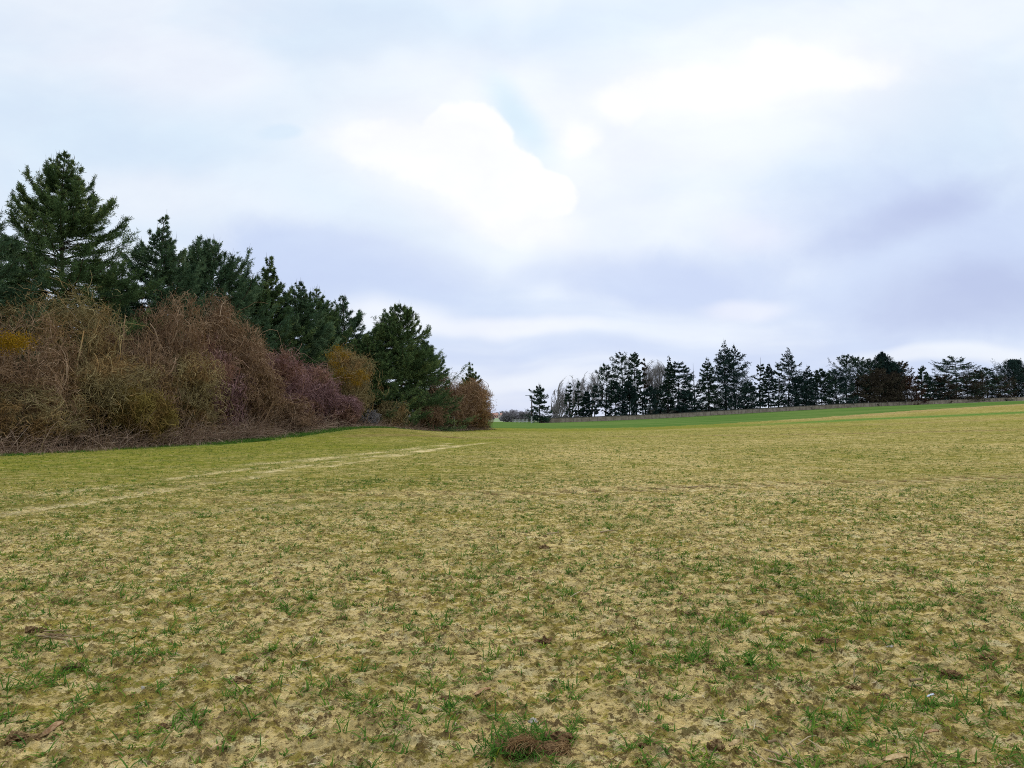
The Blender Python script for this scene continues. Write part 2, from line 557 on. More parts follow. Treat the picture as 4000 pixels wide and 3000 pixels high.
plain_mat('weathered_post', (0.09, 0.075, 0.055), (0.17, 0.145, 0.11), 8, 0.9)


# ------------------------------------------------------------------ mesh helpers
def mesh_from(name, parts, mat, smooth=True):
    """parts: list of (verts Nx3, faces Mxk, value per vertex or None)"""
    vs, loops, sizes, vals, off = [], [], [], [], 0
    for (v, f, a) in parts:
        v = np.asarray(v, float).reshape(-1, 3)
        f = np.asarray(f, np.int64)
        vs.append(v)
        loops.append((f + off).ravel())
        sizes.append(np.full(len(f), f.shape[1], np.int64))
        vals.append(np.zeros(len(v)) if a is None else np.broadcast_to(np.asarray(a, float), (len(v),)))
        off += len(v)
    V, Lp, S, A = np.concatenate(vs), np.concatenate(loops), np.concatenate(sizes), np.concatenate(vals)
    me = bpy.data.meshes.new(name)
    me.vertices.add(len(V))
    me.vertices.foreach_set('co', V.astype(np.float32).ravel())
    me.loops.add(len(Lp))
    me.loops.foreach_set('vertex_index', Lp.astype(np.int32))
    me.polygons.add(len(S))
    me.polygons.foreach_set('loop_start', (np.cumsum(S) - S).astype(np.int32))
    me.polygons.foreach_set('loop_total', S.astype(np.int32))
    me.polygons.foreach_set('use_smooth', np.full(len(S), bool(smooth)))
    at_ = me.attributes.new('v', 'FLOAT', 'POINT')
    at_.data.foreach_set('value', A.astype(np.float32))
    me.update(calc_edges=True)
    if mat:
        me.materials.append(MATS[mat])
    return me


def link(name, me, parent=None, loc=(0, 0, 0)):
    o = bpy.data.objects.new(name, me)
    COL.objects.link(o)
    o.location = loc
    if parent is not None:
        o.parent = parent
    return o


def tag(o, label=None, cat=None, group=None, kind=None):
    for k, v in (('label', label), ('category', cat), ('group', group), ('kind', kind)):
        if v:
            o[k] = v
    return o


def thing(name, label, cat, loc, group=None):
    o = bpy.data.objects.new(name, None)
    COL.objects.link(o)
    o.location = loc
    o.empty_display_size = 0.3
    return tag(o, label, cat, group)


def nrm(a):
    return a / np.maximum(np.linalg.norm(a, axis=-1, keepdims=True), 1e-9)


def tubes(P, rad, sides, rng, val=None):
    """P (N,K,3), rad (N,K): open tubes (sides>=3) or ribbons (sides=2)"""
    N, K, _ = P.shape
    T = np.empty_like(P)
    T[:, 1:-1] = P[:, 2:] - P[:, :-2]
    T[:, 0] = P[:, 1] - P[:, 0]
    T[:, -1] = P[:, -1] - P[:, -2]
    T = nrm(T)
    ref = nrm(rng.normal(size=(N, 1, 3)))
    n1 = nrm(np.cross(T, np.broadcast_to(ref, T.shape)))
    n2 = np.cross(T, n1)
    if sides == 2:
        ang = np.array([0, np.pi])
    else:
        ang = np.arange(sides) * 2 * np.pi / sides
    V = P[:, :, None, :] + rad[:, :, None, None] * (np.cos(ang)[None, None, :, None] * n1[:, :, None, :] + np.sin(ang)[None, None, :, None] * n2[:, :, None, :])
    idx = np.arange(N * K * sides).reshape(N, K, sides)
    fs = []
    for s in range(sides if sides > 2 else 1):
        s2 = (s + 1) % sides
        fs.append(np.stack([idx[:, :-1, s], idx[:, :-1, s2], idx[:, 1:, s2], idx[:, 1:, s]], -1).reshape(-1, 4))
    if val is None:
        a = np.zeros(N * K * sides)
    else:
        a = np.broadcast_to(np.asarray(val, float).reshape(N, -1)[:, :1, None], (N, K, sides)).ravel()
    return (V.reshape(-1, 3), np.concatenate(fs), a)


def leaves(P, D, ln, wd, rng, val):
    """one lozenge per point: P,D (N,3), ln, wd (N,)"""
    N = len(P)
    side = nrm(np.cross(D, rng.normal(size=(N, 3))))
    V = np.stack([P, P + D * (ln * 0.45)[:, None] + side * (wd * 0.5)[:, None], P + D * ln[:, None],
                  P + D * (ln * 0.45)[:, None] - side * (wd * 0.5)[:, None]], 1)
    return (V.reshape(-1, 3), np.arange(N * 4).reshape(N, 4), np.repeat(val, 4))


def interp_line(P, s):
    """P (N,K,3), s (N,n) in 0..1 -> position and tangent (N,n,3)"""
    K = P.shape[1]
    f = np.clip(s, 0, 0.9999) * (K - 1)
    i = f.astype(int)
    r = np.arange(P.shape[0])[:, None]
    a, b = P[r, i], P[r, i + 1]
    return a + (b - a) * (f - i)[..., None], nrm(b - a)


def grow(P, n, s0, s1, ang, ln, K, up, wig, rng, spread=0.35):
    """children of every polyline: n each, at s0..s1, leaving at ang, of length ln (N,) or scalar"""
    N = P.shape[0]
    s = rng.uniform(s0, s1, (N, n))
    p, t = interp_line(P, s)
    ref = nrm(rng.normal(size=(N, n, 3)))
    n1 = nrm(np.cross(t, ref))
    a = ang * (1 + spread * rng.normal(size=(N, n, 1)))
    d = nrm(np.cos(a) * t + np.sin(a) * n1)
    L = (np.broadcast_to(np.asarray(ln, float).reshape(-1, 1), (N, n)) * rng.uniform(0.55, 1.25, (N, n)))
    L = L.reshape(-1)
    d = d.reshape(-1, 3)
    p = p.reshape(-1, 3)
    out = [p]
    for k in range(K - 1):
        p = p + d * (L / (K - 1))[:, None]
        out.append(p)
        d = nrm(d + np.array([0, 0, up]) + wig * rng.normal(size=d.shape))
    return np.stack(out, 1), L


# ------------------------------------------------------------------ the ground
PTS = lambda q: [hit(*p) for p in q]
TRACK_A = PTS([(-60, 1122), (0, 1112), (200, 1083), (420, 1050), (620, 1020), (800, 993), (960, 968), (1060, 955)])
TRACK_A2 = PTS([(420, 1017), (560, 1003), (700, 990), (860, 973), (960, 962)])
TRACK_A3 = PTS([(560, 1022), (700, 1000), (860, 980), (1000, 962)])
FURROW_B = PTS([(480, 1084), (700, 1073), (1000, 1069), (1200, 1066), (1500, 1055), (1700, 1048), (2000, 1040), (2212, 1030), (2300, 1027)])
FURROW_C = PTS([(980, 945), (1100, 944), (1300, 943), (1500, 941), (1800, 937), (2100, 930), (2300, 926)])
FURROW_D = PTS([(1660, 927), (1900, 917), (2100, 908), (2300, 900)])
FURROW_E = PTS([(760, 942), (860, 940), (980, 944)])
BAND_G = PTS([(1500, 921), (1604, 919), (1750, 912), (1879, 905), (2050, 898), (2212, 891), (2300, 887)])
EDGE_X = np.array([-400, -8, 2, 22, 37, 75, 108, 200, 400.])
EDGE_Y = np.array([124, 118, 114, 107, 118, 143, 154, 184, 234.])


def hedge_dist(x, y):
    """signed distance to the hedge foot line, positive in front of it, and run along it"""
    rx, ry = x - HA[0], y - HA[1]
    return -(rx * HN[0] + ry * HN[1]), rx * HD[0] + ry * HD[1]


def micro(x, y, r):
    """clods and crust of the field: height and clod mask"""
    fade = lambda wl: 1 - sstep(3.0, 9.0, r * 0.0045 / wl * 3.0)
    n1 = vnoise(x * 1.7, y * 1.7, 1)
    n2 = vnoise(x * 5.3 + 9, y * 5.3, 2)
    n3 = vnoise(x * 11.0, y * 11.0 + 5, 3)
    n4 = vnoise(x * 24.0, y * 24.0, 4)
    n5 = vnoise(x * 47.0, y * 47.0, 5)
    clod = sstep(0.10, 0.50, n2 * 0.45 + n3 * 0.55 + n1 * 0.35 + n4 * 0.35)
    z = 0.020 * n1 + 0.008 * n2
    z = z + clod * (0.003 + 0.020 * np.abs(n4) + 0.014 * n5) * fade(0.05)
    z = z + (0.009 * sstep(-0.05, 0.08, n3) + 0.006 * sstep(0.0, 0.15, n4)) * fade(0.05) + 0.0035 * n5 * fade(0.03)
    crack = 1 - np.abs(vnoise(x * 4.1, y * 4.1, 8)) * 9
    z = z - 0.012 * np.clip(crack, 0, 1) * sstep(0.1, 0.5, vnoise(x * 0.9, y * 0.9, 9)) * fade(0.06)
    return z, clod


def ground_z(x, y):
    x, y = np.asarray(x, float), np.asarray(y, float)
    z, _ = micro(x, y, np.hypot(x, y))
    return terrain(x, y) + z


def build_ground():
    th = np.concatenate([np.arange(-180, -45, 3.0), np.arange(-43, 43, 0.115), np.arange(45, 180, 3.0)])
    th = np.radians(th)
    rr = [0.03, 0.3, 0.7, 1.1, 1.5, 1.9]
    r = 2.3
    while r < 1800:
        rr.append(r)
        r *= 1.0026 if r < 20 else (1.0075 if r < 180 else 1.04)
    rr = np.array(rr)
    nr, na = len(rr), len(th)
    RR, TT = np.meshgrid(rr, th, indexing='ij')
    x, y = RR * np.sin(TT), RR * np.cos(TT)
    x, y, rad = x.ravel(), y.ravel(), RR.ravel()
    mz, clod = micro(x, y, rad)
    far = 1 - sstep(110, 200, rad)
    z = terrain(x, y)
    band = lambda pts, w: np.exp(-(seg_dist(x, y, pts) / w) ** 2)
    ta, ta2, ta3 = band(TRACK_A, 0.25), band(TRACK_A2, 0.45), band(TRACK_A3, 0.30)
    fb = band(FURROW_B, 0.58) * (0.35 + 0.65 * sstep(-5, 3, x)) * (0.72 + 0.28 * sstep(-0.3, 0.3, vnoise(x * 0.9, y * 0.9, 68)))
    fb2 = np.exp(-((seg_dist(x, y, [p + np.array([0.1, -1.7]) for p in FURROW_B]) / 0.40) ** 2))
    fc, fd, fe = band(FURROW_C, 0.7), band(FURROW_D, 0.9), band(FURROW_E, 0.9)
    brk = lambda sc, sd: 0.12 + 0.88 * sstep(-0.15, 0.30, vnoise(x * sc, y * sc, sd))
    ta, ta2, ta3 = ta * brk(0.55, 61), ta2 * brk(0.35, 62), ta3 * brk(0.5, 63)
    ta4 = band([p + np.array([-1.7, 0.5]) for p in TRACK_A], 0.22) * brk(0.4, 64)
    tread = 0.5 + 0.5 * np.sin(x * 7.0 + y * 5.0 + 1.5 * vnoise(x * 0.8, y * 0.8, 66))
    tread = sstep(0.35, 0.65, tread)
    track = np.clip(0.35 * fb * (1 - tread) + ta * 0.8 + 0.75 * ta2 + 0.8 * ta3 + 0.6 * ta4 + 0.35 * fb2, 0, 1)
    furrow = np.clip(1.35 * fb * tread + 0.85 * fc + 0.6 * fd + 0.5 * fe + 0.25 * fb2 * tread, 0, 1)
    z = z + mz * far * (1 - 0.6 * track)
    z = z - 0.045 * ta - 0.05 * fb * tread + 0.03 * np.exp(-((seg_dist(x, y, FURROW_B) - 0.6) / 0.25) ** 2) - 0.06 * fc - 0.05 * fd
    hd, hs = hedge_dist(x, y)
    # young crop: denser near the hedge and in the middle distance
    patch = vnoise(x * 0.11, y * 0.11, 21) * 0.5 + vnoise(x * 0.4, y * 0.4, 22) * 0.35
    green = 0.32 * sstep(5, 26, rad) + 0.30 * sstep(32, 80, rad) + 0.20 * (1 - sstep(-14, 4, x)) * sstep(4, 12, rad)
    green = green + 0.55 * np.exp(-((hd - 3.5) / 5.0) ** 2) * sstep(8, 14, y) * (1 - sstep(56, 64, y)) + 0.35 * np.exp(-((hd - 13) / 5.0) ** 2) * sstep(14, 22, y) * (1 - sstep(56, 70, y))
    green = green + 0.6 * sstep(86, 97, y) * (1 - sstep(20, 45, x))
    green = np.clip(green + patch * 0.45, 0, 1) * (1 - 0.75 * track) * (1 - 0.7 * furrow)
    edge_d = np.interp(x, EDGE_X, EDGE_Y) - y
    bare = np.exp(-((edge_d - 5) / 7.0) ** 2) * sstep(30, 60, x)
    green = green * (1 - 0.8 * bare)
    furrow = np.clip(furrow + 0.5 * bare + 0.45 * np.exp(-(((x + 11) / 5) ** 2 + ((y - 61) / 6) ** 2)), 0, 1)
    g2 = seg_dist(x, y, BAND_G)
    lush = 1.0 * np.exp(-(g2 / (3.0 + 0.045 * np.clip(x, 0, 200))) ** 2) * sstep(15, 45, x)
    lush = lush + 0.75 * np.exp(-((hd - 0.8) / 1.5) ** 2) * sstep(-0.5, 0.3, patch) * sstep(30, 48, y) * (1 - sstep(66, 74, y)) + 0.25 * np.exp(-((hd - 0.3) / 0.6) ** 2) * (y < 48)
    lush = np.clip(lush + 0.15 * patch * (lush > 0.1), 0, 1)

    V = np.stack([x, y, z], 1)
    idx = np.arange(nr * na).reshape(nr, na)
    a, b = idx[:-1], idx[1:]
    F = np.stack([a, np.roll(a, -1, 1), np.roll(b, -1, 1), b], -1).reshape(-1, 4)
    cx, cy = x[F].mean(1), y[F].mean(1)
    e = np.interp(cx, EDGE_X, EDGE_Y) + 1.5 * vnoise(cx * 0.15, cx * 0 + 3, 31) + 2.5 * vnoise(cx * 1.1, cy * 0.4, 35)
    is_far = (cy > 262 + 6 * vnoise(cx * 0.05, cx * 0, 33)) & (cx < 400)
    is_mead = (cy > e) & ~is_far
    groups = (('field', ~is_mead & ~is_far, 'soil'), ('meadow', is_mead, 'meadow'), ('far_field', is_far, 'far_field'))
    for name, mk, mat in groups:
        f = F[mk]
        used, inv = np.unique(f, return_inverse=True)
        me = mesh_from(name, [(V[used], inv.reshape(-1, 4), None)], mat)
        if name == 'field':
            for an, arr in (('clod', clod), ('track', track), ('furrow', furrow), ('green', green), ('lush', lush)):
                at_ = me.attributes.new(an, 'FLOAT', 'POINT')
                at_.data.foreach_set('value', arr[used].astype(np.float32))
        o = tag(link(name, me), kind='structure')
    # centre cap under the camera
    return


build_ground()


# ------------------------------------------------------------------ blades of all kinds
def blades(px, py, pz, n, ln, wd, lean, K, rng, val):
    """n blades from every point; ln, wd, val are (N,) arrays"""
    N = len(px)
    az = rng.uniform(0, 2 * np.pi, (N, n))
    le = np.clip(lean + 0.25 * rng.normal(size=(N, n)), 0.05, 1.45)
    L = ln[:, None] * rng.uniform(0.5, 1.2, (N, n))
    p = np.stack([px[:, None] + 0.012 * rng.normal(size=(N, n)), py[:, None] + 0.012 * rng.normal(size=(N, n)), np.broadcast_to(pz[:, None], (N, n)) - 0.004], -1)
    h = np.stack([np.cos(az), np.sin(az), 0 * az], -1)
    pts = [p]
    bend = rng.uniform(0.1, 0.55, (N, n))
    for k in range(K - 1):
        a = le + bend * k
        d = h * np.sin(a)[..., None] + np.array([0, 0, 1.0]) * np.cos(a)[..., None]
        p = p + d * (L / (K - 1))[..., None]
        pts.append(p)
    P = np.stack(pts, 2).reshape(N * n, K, 3)
    side = np.stack([-np.sin(az), np.cos(az), 0 * az], -1).reshape(N * n, 1, 3)
    prof = np.array([0.8, 1.0, 0.75, 0.08] if K == 4 else [0.9, 0.9, 0.08])
    W = (np.repeat(wd, n)[:, None] * prof[None, :])[..., None] * 0.5
    V = np.stack([P - side * W, P + side * W], 2)
    idx = np.arange(N * n * K * 2).reshape(N * n, K, 2)
    F = np.stack([idx[:, :-1, 0], idx[:, :-1, 1], idx[:, 1:, 1], idx[:, 1:, 0]], -1).reshape(-1, 4)
    vv = np.clip(np.repeat(val, n) + 0.10 * rng.normal(size=N * n), 0, 1)
    return (V.reshape(-1, 3), F, np.repeat(vv, K * 2))


def scatter(r0, r1, dens, rng, half=42):
    """points per square metre in the ring sector in front of the camera"""
    n = int(dens * R(2 * half) * 0.5 * (r1 * r1 - r0 * r0))
    r = np.sqrt(rng.uniform(r0 * r0, r1 * r1, n))
    t = R(half) * rng.uniform(-1, 1, n)
    return r * np.sin(t), r * np.cos(t)


def in_field(x, y):
    hd, hs = hedge_dist(x, y)
    return ((hd > 0.2) | (hs < -6) | (hs > 76)) & (y < np.interp(x, EDGE_X, EDGE_Y))


def on_track(x, y):
    return np.exp(-(seg_dist(x, y, TRACK_A) / 0.5) ** 2) + np.exp(-(seg_dist(x, y, FURROW_B) / 0.5) ** 2)


def build_seedlings():
    rng = np.random.default_rng(11)
    parts = []
    # (from, to, tufts per m2, blades, length, width, value mean, points per blade)
    for (r0, r1, dens, n, ln, wd, vm, K, keep) in (
            (2.2, 9, 120, 9, 0.105, 0.0068, 0.24, 4, 0.36), (9, 20, 95, 8, 0.10, 0.007, 0.29, 4, 0.30), (20, 45, 34, 6, 0.10, 0.009, 0.38, 3, 0.15),
            (45, 85, 7, 5, 0.11, 0.013, 0.42, 3, 0.2),
            (2.2, 12, 240, 3, 0.055, 0.0045, 0.62, 4, 0.5), (12, 28, 130, 3, 0.055, 0.006, 0.70, 3, 0.6), (28, 55, 18, 3, 0.07, 0.010, 0.7, 3, 0.6)):
        x, y = scatter(r0, r1, dens, rng)
        c = vnoise(x * 1.3, y * 1.3, 41) + 0.8 * vnoise(x * 3.6, y * 3.6, 42) + 0.4 * vnoise(x * 0.25, y * 0.25, 43)
        prob = np.clip(keep + 0.75 * sstep(-0.1, 0.9, c), 0, 1)
        ok = (rng.uniform(size=len(x)) < prob) & in_field(x, y) & (rng.uniform(size=len(x)) > 0.85 * on_track(x, y))
        x, y, c = x[ok], y[ok], c[ok]
        z = ground_z(x, y)
        size = rng.uniform(0.55, 1.3, len(x)) * (0.85 + 0.3 * np.clip(c, 0, 1))
        hd, _ = hedge_dist(x, y)
        val = np.clip(vm + 0.13 * rng.normal(size=len(x)) + 0.12 * np.exp(-(hd / 12) ** 2), 0, 1)
        parts.append(blades(x, y, z, n, ln * size, np.full(len(x), wd) * rng.uniform(0.8, 1.25, len(x)), 1.02, K, rng, val))
    tag(link('winter_wheat', mesh_from('winter_wheat', parts, 'seedling')), 'thin green and yellowing young wheat scattered over the bare tan soil', 'young crop', kind='stuff')


build_seedlings()


def build_residue():
    rng = np.random.default_rng(12)
    x, y = scatter(2.2, 22, 40, rng)
    z = ground_z(x, y)
    N = len(x)
    az, el = rng.uniform(0, 2 * np.pi, N), rng.uniform(-0.1, 0.4, N)
    L = rng.uniform(0.012, 0.06, N) * np.where(rng.uniform(size=N) < 0.1, 1.8, 1.0)
    d = np.stack([np.cos(az) * np.cos(el), np.sin(az) * np.cos(el), np.sin(el)], -1)
    p = np.stack([x, y, z + 0.003], -1)
    P = np.stack([p, p + d * (L * 0.5)[:, None] + 0.003 * rng.normal(size=(N, 3)), p + d * L[:, None]], 1)
    rad = np.repeat(rng.uniform(0.0012, 0.0035, N)[:, None], 3, 1)
    tag(link('straw_litter', mesh_from('straw_litter', [tubes(P, rad, 3, rng, rng.uniform(0, 1, N))], 'straw')), 'small bits of dry straw lying all over the soil', 'straw', kind='stuff')


build_residue()


# ------------------------------------------------------------------ conifers
def conifer(seed, H, Rad, base=0.1, power=0.8, tiers=0.6, per=6, e_top=50, e_bot=-5, tipup=0.5, leaf=(0.16, 0.05), nt=20, nl=24,
            gap=0.05, ragged=0.25, lean=(0, 0), flat=0.35, leads=1, topsparse=0.0, blunt=0.0, twig_len=0.36):
    """returns wood parts and needle parts of one conifer standing at the origin"""
    rng = np.random.default_rng(seed)
    K = 9
    zt = np.linspace(0, 1, 10)
    tr = np.stack([lean[0] * H * zt ** 1.6 + 0.012 * H * np.sin(zt * 5 + seed), lean[1] * H * zt ** 1.6 + 0.01 * H * np.cos(zt * 4 + seed), H * zt], -1)
    r0 = 0.0125 * H + 0.04
    trunks, trad = [tr], [r0 * (1 - 0.93 * zt)]
    for q in range(leads - 1):
        a = rng.uniform(0, 2 * np.pi)
        hh = H * rng.uniform(0.80, 0.93)
        z0 = H * rng.uniform(0.3, 0.5)
        k = np.linspace(0, 1, 10)
        off = Rad * 0.55 * np.sin(k * 1.4)
        px = np.interp(z0 + (hh - z0) * k, tr[:, 2], tr[:, 0]) + np.cos(a) * off
        py = np.interp(z0 + (hh - z0) * k, tr[:, 2], tr[:, 1]) + np.sin(a) * off
        trunks.append(np.stack([px, py, z0 + (hh - z0) * k], -1))
        trad.append(r0 * 0.55 * (1 - 0.92 * k))
    BP, BL, BT = [], [], []
    for q, T in enumerate(trunks):
        zb = H * base if q == 0 else T[2, 2]
        ztop = T[-1, 2]
        RR = Rad if q == 0 else Rad * 0.55
        ntier = max(4, int((ztop - zb) / tiers))
        for i in range(ntier):
            t = (i + rng.uniform(-0.3, 0.3)) / ntier
            t = min(max(t, 0), 0.985)
            z = zb + (ztop - zb) * t
            a0 = rng.uniform(0, 2 * np.pi)
            for j in range(per):
                if rng.uniform() < gap + topsparse * t * t + (0.35 if t > 0.88 else 0):
                    continue
                az = a0 + 2 * np.pi * j / per + rng.normal() * 0.25
                prof = (1 - t) ** power * (0.62 + 0.38 * min(1, (1 - t) / 0.35)) * (1 - 0.35 * max(0, 0.18 - t) / 0.18)
                if blunt:
                    prof = max(prof, 0) ** (1 - blunt) if t < 0.97 else prof
                Lb = max(0.02 * RR + 0.12, RR * prof * rng.uniform(1 - ragged * 1.3, 1 + ragged * 0.6) * (1.25 if rng.uniform() < 0.07 else 1))
                el = R(e_bot + (e_top - e_bot) * t ** 1.1 + rng.normal() * 7)
                Lb = Lb / max(0.55, math.cos(el + 0.2 * tipup))
                up_ = math.sin(el + 0.2 * tipup)
                if up_ > 0.05:
                    Lb = min(Lb, max(0.014 * H + 0.1, ((ztop - z) * rng.uniform(0.75, 1.05) + 0.012 * H) / up_))
                zz = z + rng.uniform(-0.3, 0.3) * tiers
                x0, y0 = np.interp(zz, T[:, 2], T[:, 0]), np.interp(zz, T[:, 2], T[:, 1])
                p = np.array([x0, y0, zz])
                h = np.array([math.cos(az), math.sin(az), 0])
                pts = [p]
                for k in range(K - 1):
                    s = k / (K - 2)
                    e = el - 0.28 * math.sin(s * math.pi) + tipup * s * s
                    p = p + (h * math.cos(e) + np.array([0, 0, math.sin(e)])) * Lb / (K - 1)
                    pts.append(p)
                BP.append(pts)
                BL.append(Lb)
                BT.append(t)
    BP, BL, BT = np.array(BP), np.array(BL), np.array(BT)
    NB = len(BP)
    wood = [tubes(T[None], rd[None], 7, rng) for T, rd in zip(trunks, trad)]
    br = (0.012 + 0.010 * BL)[:, None] * np.linspace(1, 0.2, K)[None, :]
    wood.append(tubes(BP, br, 3, rng))
    # twigs
    s = rng.uniform(0.12, 1.0, (NB, nt)) ** 0.8
    pos, tan = interp_line(BP, s)
    horiz = nrm(np.cross(tan, np.array([0, 0, 1.0])))
    sgn = rng.choice([-1.0, 1.0], (NB, nt, 1))
    upv = np.cross(horiz, tan)
    tdir = nrm(tan * rng.uniform(0.7, 1.5, (NB, nt, 1)) + horiz * sgn * rng.uniform(0.3, 1.0, (NB, nt, 1)) + upv * (flat * rng.normal(size=(NB, nt, 1)) + 0.05))
    tl = (BL[:, None] * twig_len * (1.12 - 0.75 * s) + 0.02 + 0.25 * leaf[0]) * rng.uniform(0.6, 1.2, (NB, nt))
    keep = rng.uniform(size=(NB, nt)) < np.clip((BL[:, None] / (0.36 * Rad)) ** 1.4, 0.05, 1.0)
    pos, tdir, tl, bid = pos[keep][:, None], tdir[keep][:, None], tl[keep][:, None], np.nonzero(keep)[0]
    NB, nt = len(tl), 1
    # needle sprays along the twigs
    f = rng.uniform(0.0, 1.0, (NB, nt, nl))
    jit = 0.08 * tl[..., None, None] * rng.normal(size=(NB, nt, nl, 3)) * (0.35 + f[..., None] * 0.5)
    lp = pos[:, :, None] + tdir[:, :, None] * (tl[..., None] * f)[..., None] + jit
    lp[..., 2] -= 0.10 * tl[..., None] * f * f
    ld = nrm(tdir[:, :, None] + 0.75 * rng.normal(size=(NB, nt, nl, 3)) + np.array([0, 0, 0.12]))
    n = NB * nt * nl
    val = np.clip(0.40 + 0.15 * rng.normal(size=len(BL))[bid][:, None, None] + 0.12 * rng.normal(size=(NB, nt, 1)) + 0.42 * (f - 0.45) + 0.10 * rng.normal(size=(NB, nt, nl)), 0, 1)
    ll = leaf[0] * rng.uniform(0.6, 1.3, n)
    lw = leaf[1] * rng.uniform(0.7, 1.3, n)
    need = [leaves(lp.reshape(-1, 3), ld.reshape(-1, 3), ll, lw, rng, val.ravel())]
    # bare leader shoots poking out of the top
    m = np.argsort(-BT)[:int(len(BT) * 0.35)]
    P = BP[m]
    tip = P[:, -1]
    d = nrm(P[:, -1] - P[:, -2] + np.array([0, 0, 0.3]))
    sl = rng.uniform(0.15, 0.5, len(m)) * leaf[0] / 0.16
    sh = np.stack([tip, tip + d * (sl * 0.5)[:, None], tip + d * sl[:, None] + 0.03 * rng.normal(size=tip.shape)], 1)
    wood.append(tubes(sh, np.full((len(m), 3), 0.012) * np.array([1, 0.8, 0.3]) * max(1, leaf[0] / 0.25), 3, rng))
    return wood, need


def put_tree(name, label, x, y, wood, need, needle, bark, group, sink=0.15):
    t = thing(name, label, 'tree', (x, y, float(terrain(x, y)) - sink), group)
    link('trunk', mesh_from('trunk', wood, bark), t)
    link('crown', mesh_from('crown', need, needle), t)
    return t


G_LEFT = 'dark firs rising behind the bare hedge'
# display column, display row of the top, half width in display px, metres behind the hedge line, label, options
LEFT = [
    (-95, 350, 170, 6.5, 'fir at the very left edge, only its right hand branches in the picture', dict(base=0.10)),
    (132, 330, 138, 6.0, 'tallest fir, broad and ragged, high above the hedge', dict(base=0.16, power=0.85, per=10, gap=0.03)),
    (20, 540, 120, 9.0, 'low dark fir tucked under the tallest fir at the left edge', dict(base=0.05)),
    (338, 474, 118, 6.5, 'second tallest fir, thin topped, right of the tallest one', dict(base=0.1)),
    (245, 570, 105, 9.5, 'short dark fir filling the gap between the two tallest firs', dict(base=0.06)),
    (400, 548, 90, 9.5, 'low fir in the dip behind the second tallest fir', dict(base=0.05)),
    (455, 524, 118, 7.0, 'bushy fir with many upswept pale shoots, third peak of the row', dict(base=0.08, e_top=58, power=0.9)),
    (522, 582, 95, 9.0, 'fir half hidden between the third and fourth peaks of the row', dict(base=0.05)),
    (578, 552, 90, 7.0, 'slender fir with a narrow spire, fourth peak of the row', dict(base=0.06, power=1.15)),
    (630, 612, 88, 6.0, 'rounded leaning fir just right of the slender spire', dict(base=0.06, lean=(0.03, 0), power=0.85)),
    (676, 618, 92, 7.5, 'pointed fir between the rounded one and the yellow flecked shrub', dict(base=0.05)),
    (708, 672, 76, 9.0, 'low fir wedged behind the yellow flecked shrub', dict(base=0.05)),
    (740, 638, 100, 7.5, 'fir with an open tapering top behind the yellow flecked shrub', dict(base=0.05, topsparse=0.2)),
    (795, 725, 72, 1.5, 'low dense fir in the dip between two taller ones', dict(base=0.03, power=0.8)),
    (866, 662, 78, 0.5, 'broad dense fir with a crooked side leader, last big one of the row', dict(base=0.02, power=0.70, leads=2, gap=0.02, ragged=0.28)),
    (918, 735, 54, 1.5, 'dark fir joined to the right side of the broad dense one', dict(base=0.02, power=0.9, ragged=0.2)),
    (1015, 783, 32, 3.0, 'small lone young fir poking over the brown end of the hedge', dict(base=0.05, topsparse=0.3, gap=0.12, power=1.1)),
]


def build_left_trees():
    for i, (X, top, hw, back, label, kw) in enumerate(LEFT):
        p = hedge_at(X, back + 3.5)
        x, y = p
        _, H = at(X, y, top)
        Rad = hw * 0.46293 / FPX * y * 1.85
        ls = float(np.clip(0.15 + (y - 40) * 0.0028, 0.14, 0.21))
        o = dict(tiers=0.44, per=8, power=1.0, flat=0.20, twig_len=0.33, leaf=(ls * 1.08, ls * 0.18), nt=34, nl=36, ragged=0.30, e_top=42, e_bot=-14, tipup=0.62)
        o.update(kw)
        if y > 55:
            o['nl'] = 30
        w, n = conifer(100 + i, H + 0.15, Rad, **o)
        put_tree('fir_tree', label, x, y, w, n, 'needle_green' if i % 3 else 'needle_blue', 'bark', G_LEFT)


build_left_trees()


# ------------------------------------------------------------------ bare shrubs and trees
def shrub_arrays(seed, dense=1.0, arch=0.0, upright=0.0, aspect=1.0):
    """a many-stemmed leafless shrub of unit height 1 and half width about 0.5; returns stems, branches, twigs"""
    rng = np.random.default_rng(seed)
    ns = 16
    az = rng.uniform(0, 2 * np.pi, ns)
    base = np.stack([0.12 * np.cos(az), 0.12 * np.sin(az), 0 * az], -1) * rng.uniform(0.2, 1.3, (ns, 1))
    tilt = aspect * rng.uniform(0.15, 1.0, ns) * (1 - 0.5 * upright)
    d = np.stack([np.cos(az) * np.sin(tilt), np.sin(az) * np.sin(tilt), np.cos(tilt)], -1)
    L = rng.uniform(0.65, 1.0, ns)
    p, pts = base, [base]
    for k in range(8):
        p = p + d * (L / 8)[:, None]
        pts.append(p)
        d = nrm(d + 0.2 * rng.normal(size=d.shape) + np.array([0, 0, 0.05 - arch * 0.16 * k / 8]))
    S = np.stack(pts, 1)
    B, bl = grow(S, 16, 0.10, 1.0, 0.95, 0.38, 7, 0.02 - 0.08 * arch, 0.32, rng)
    C, cl = grow(B, int(12 * dense), 0.12, 1.0, 0.80, 0.17, 5, 0.02 - 0.06 * arch, 0.36, rng)
    T, tl = grow(C, int(11 * dense), 0.10, 1.0, 0.80, 0.080, 4, 0.0, 0.42, rng)
    return S, B, C, T


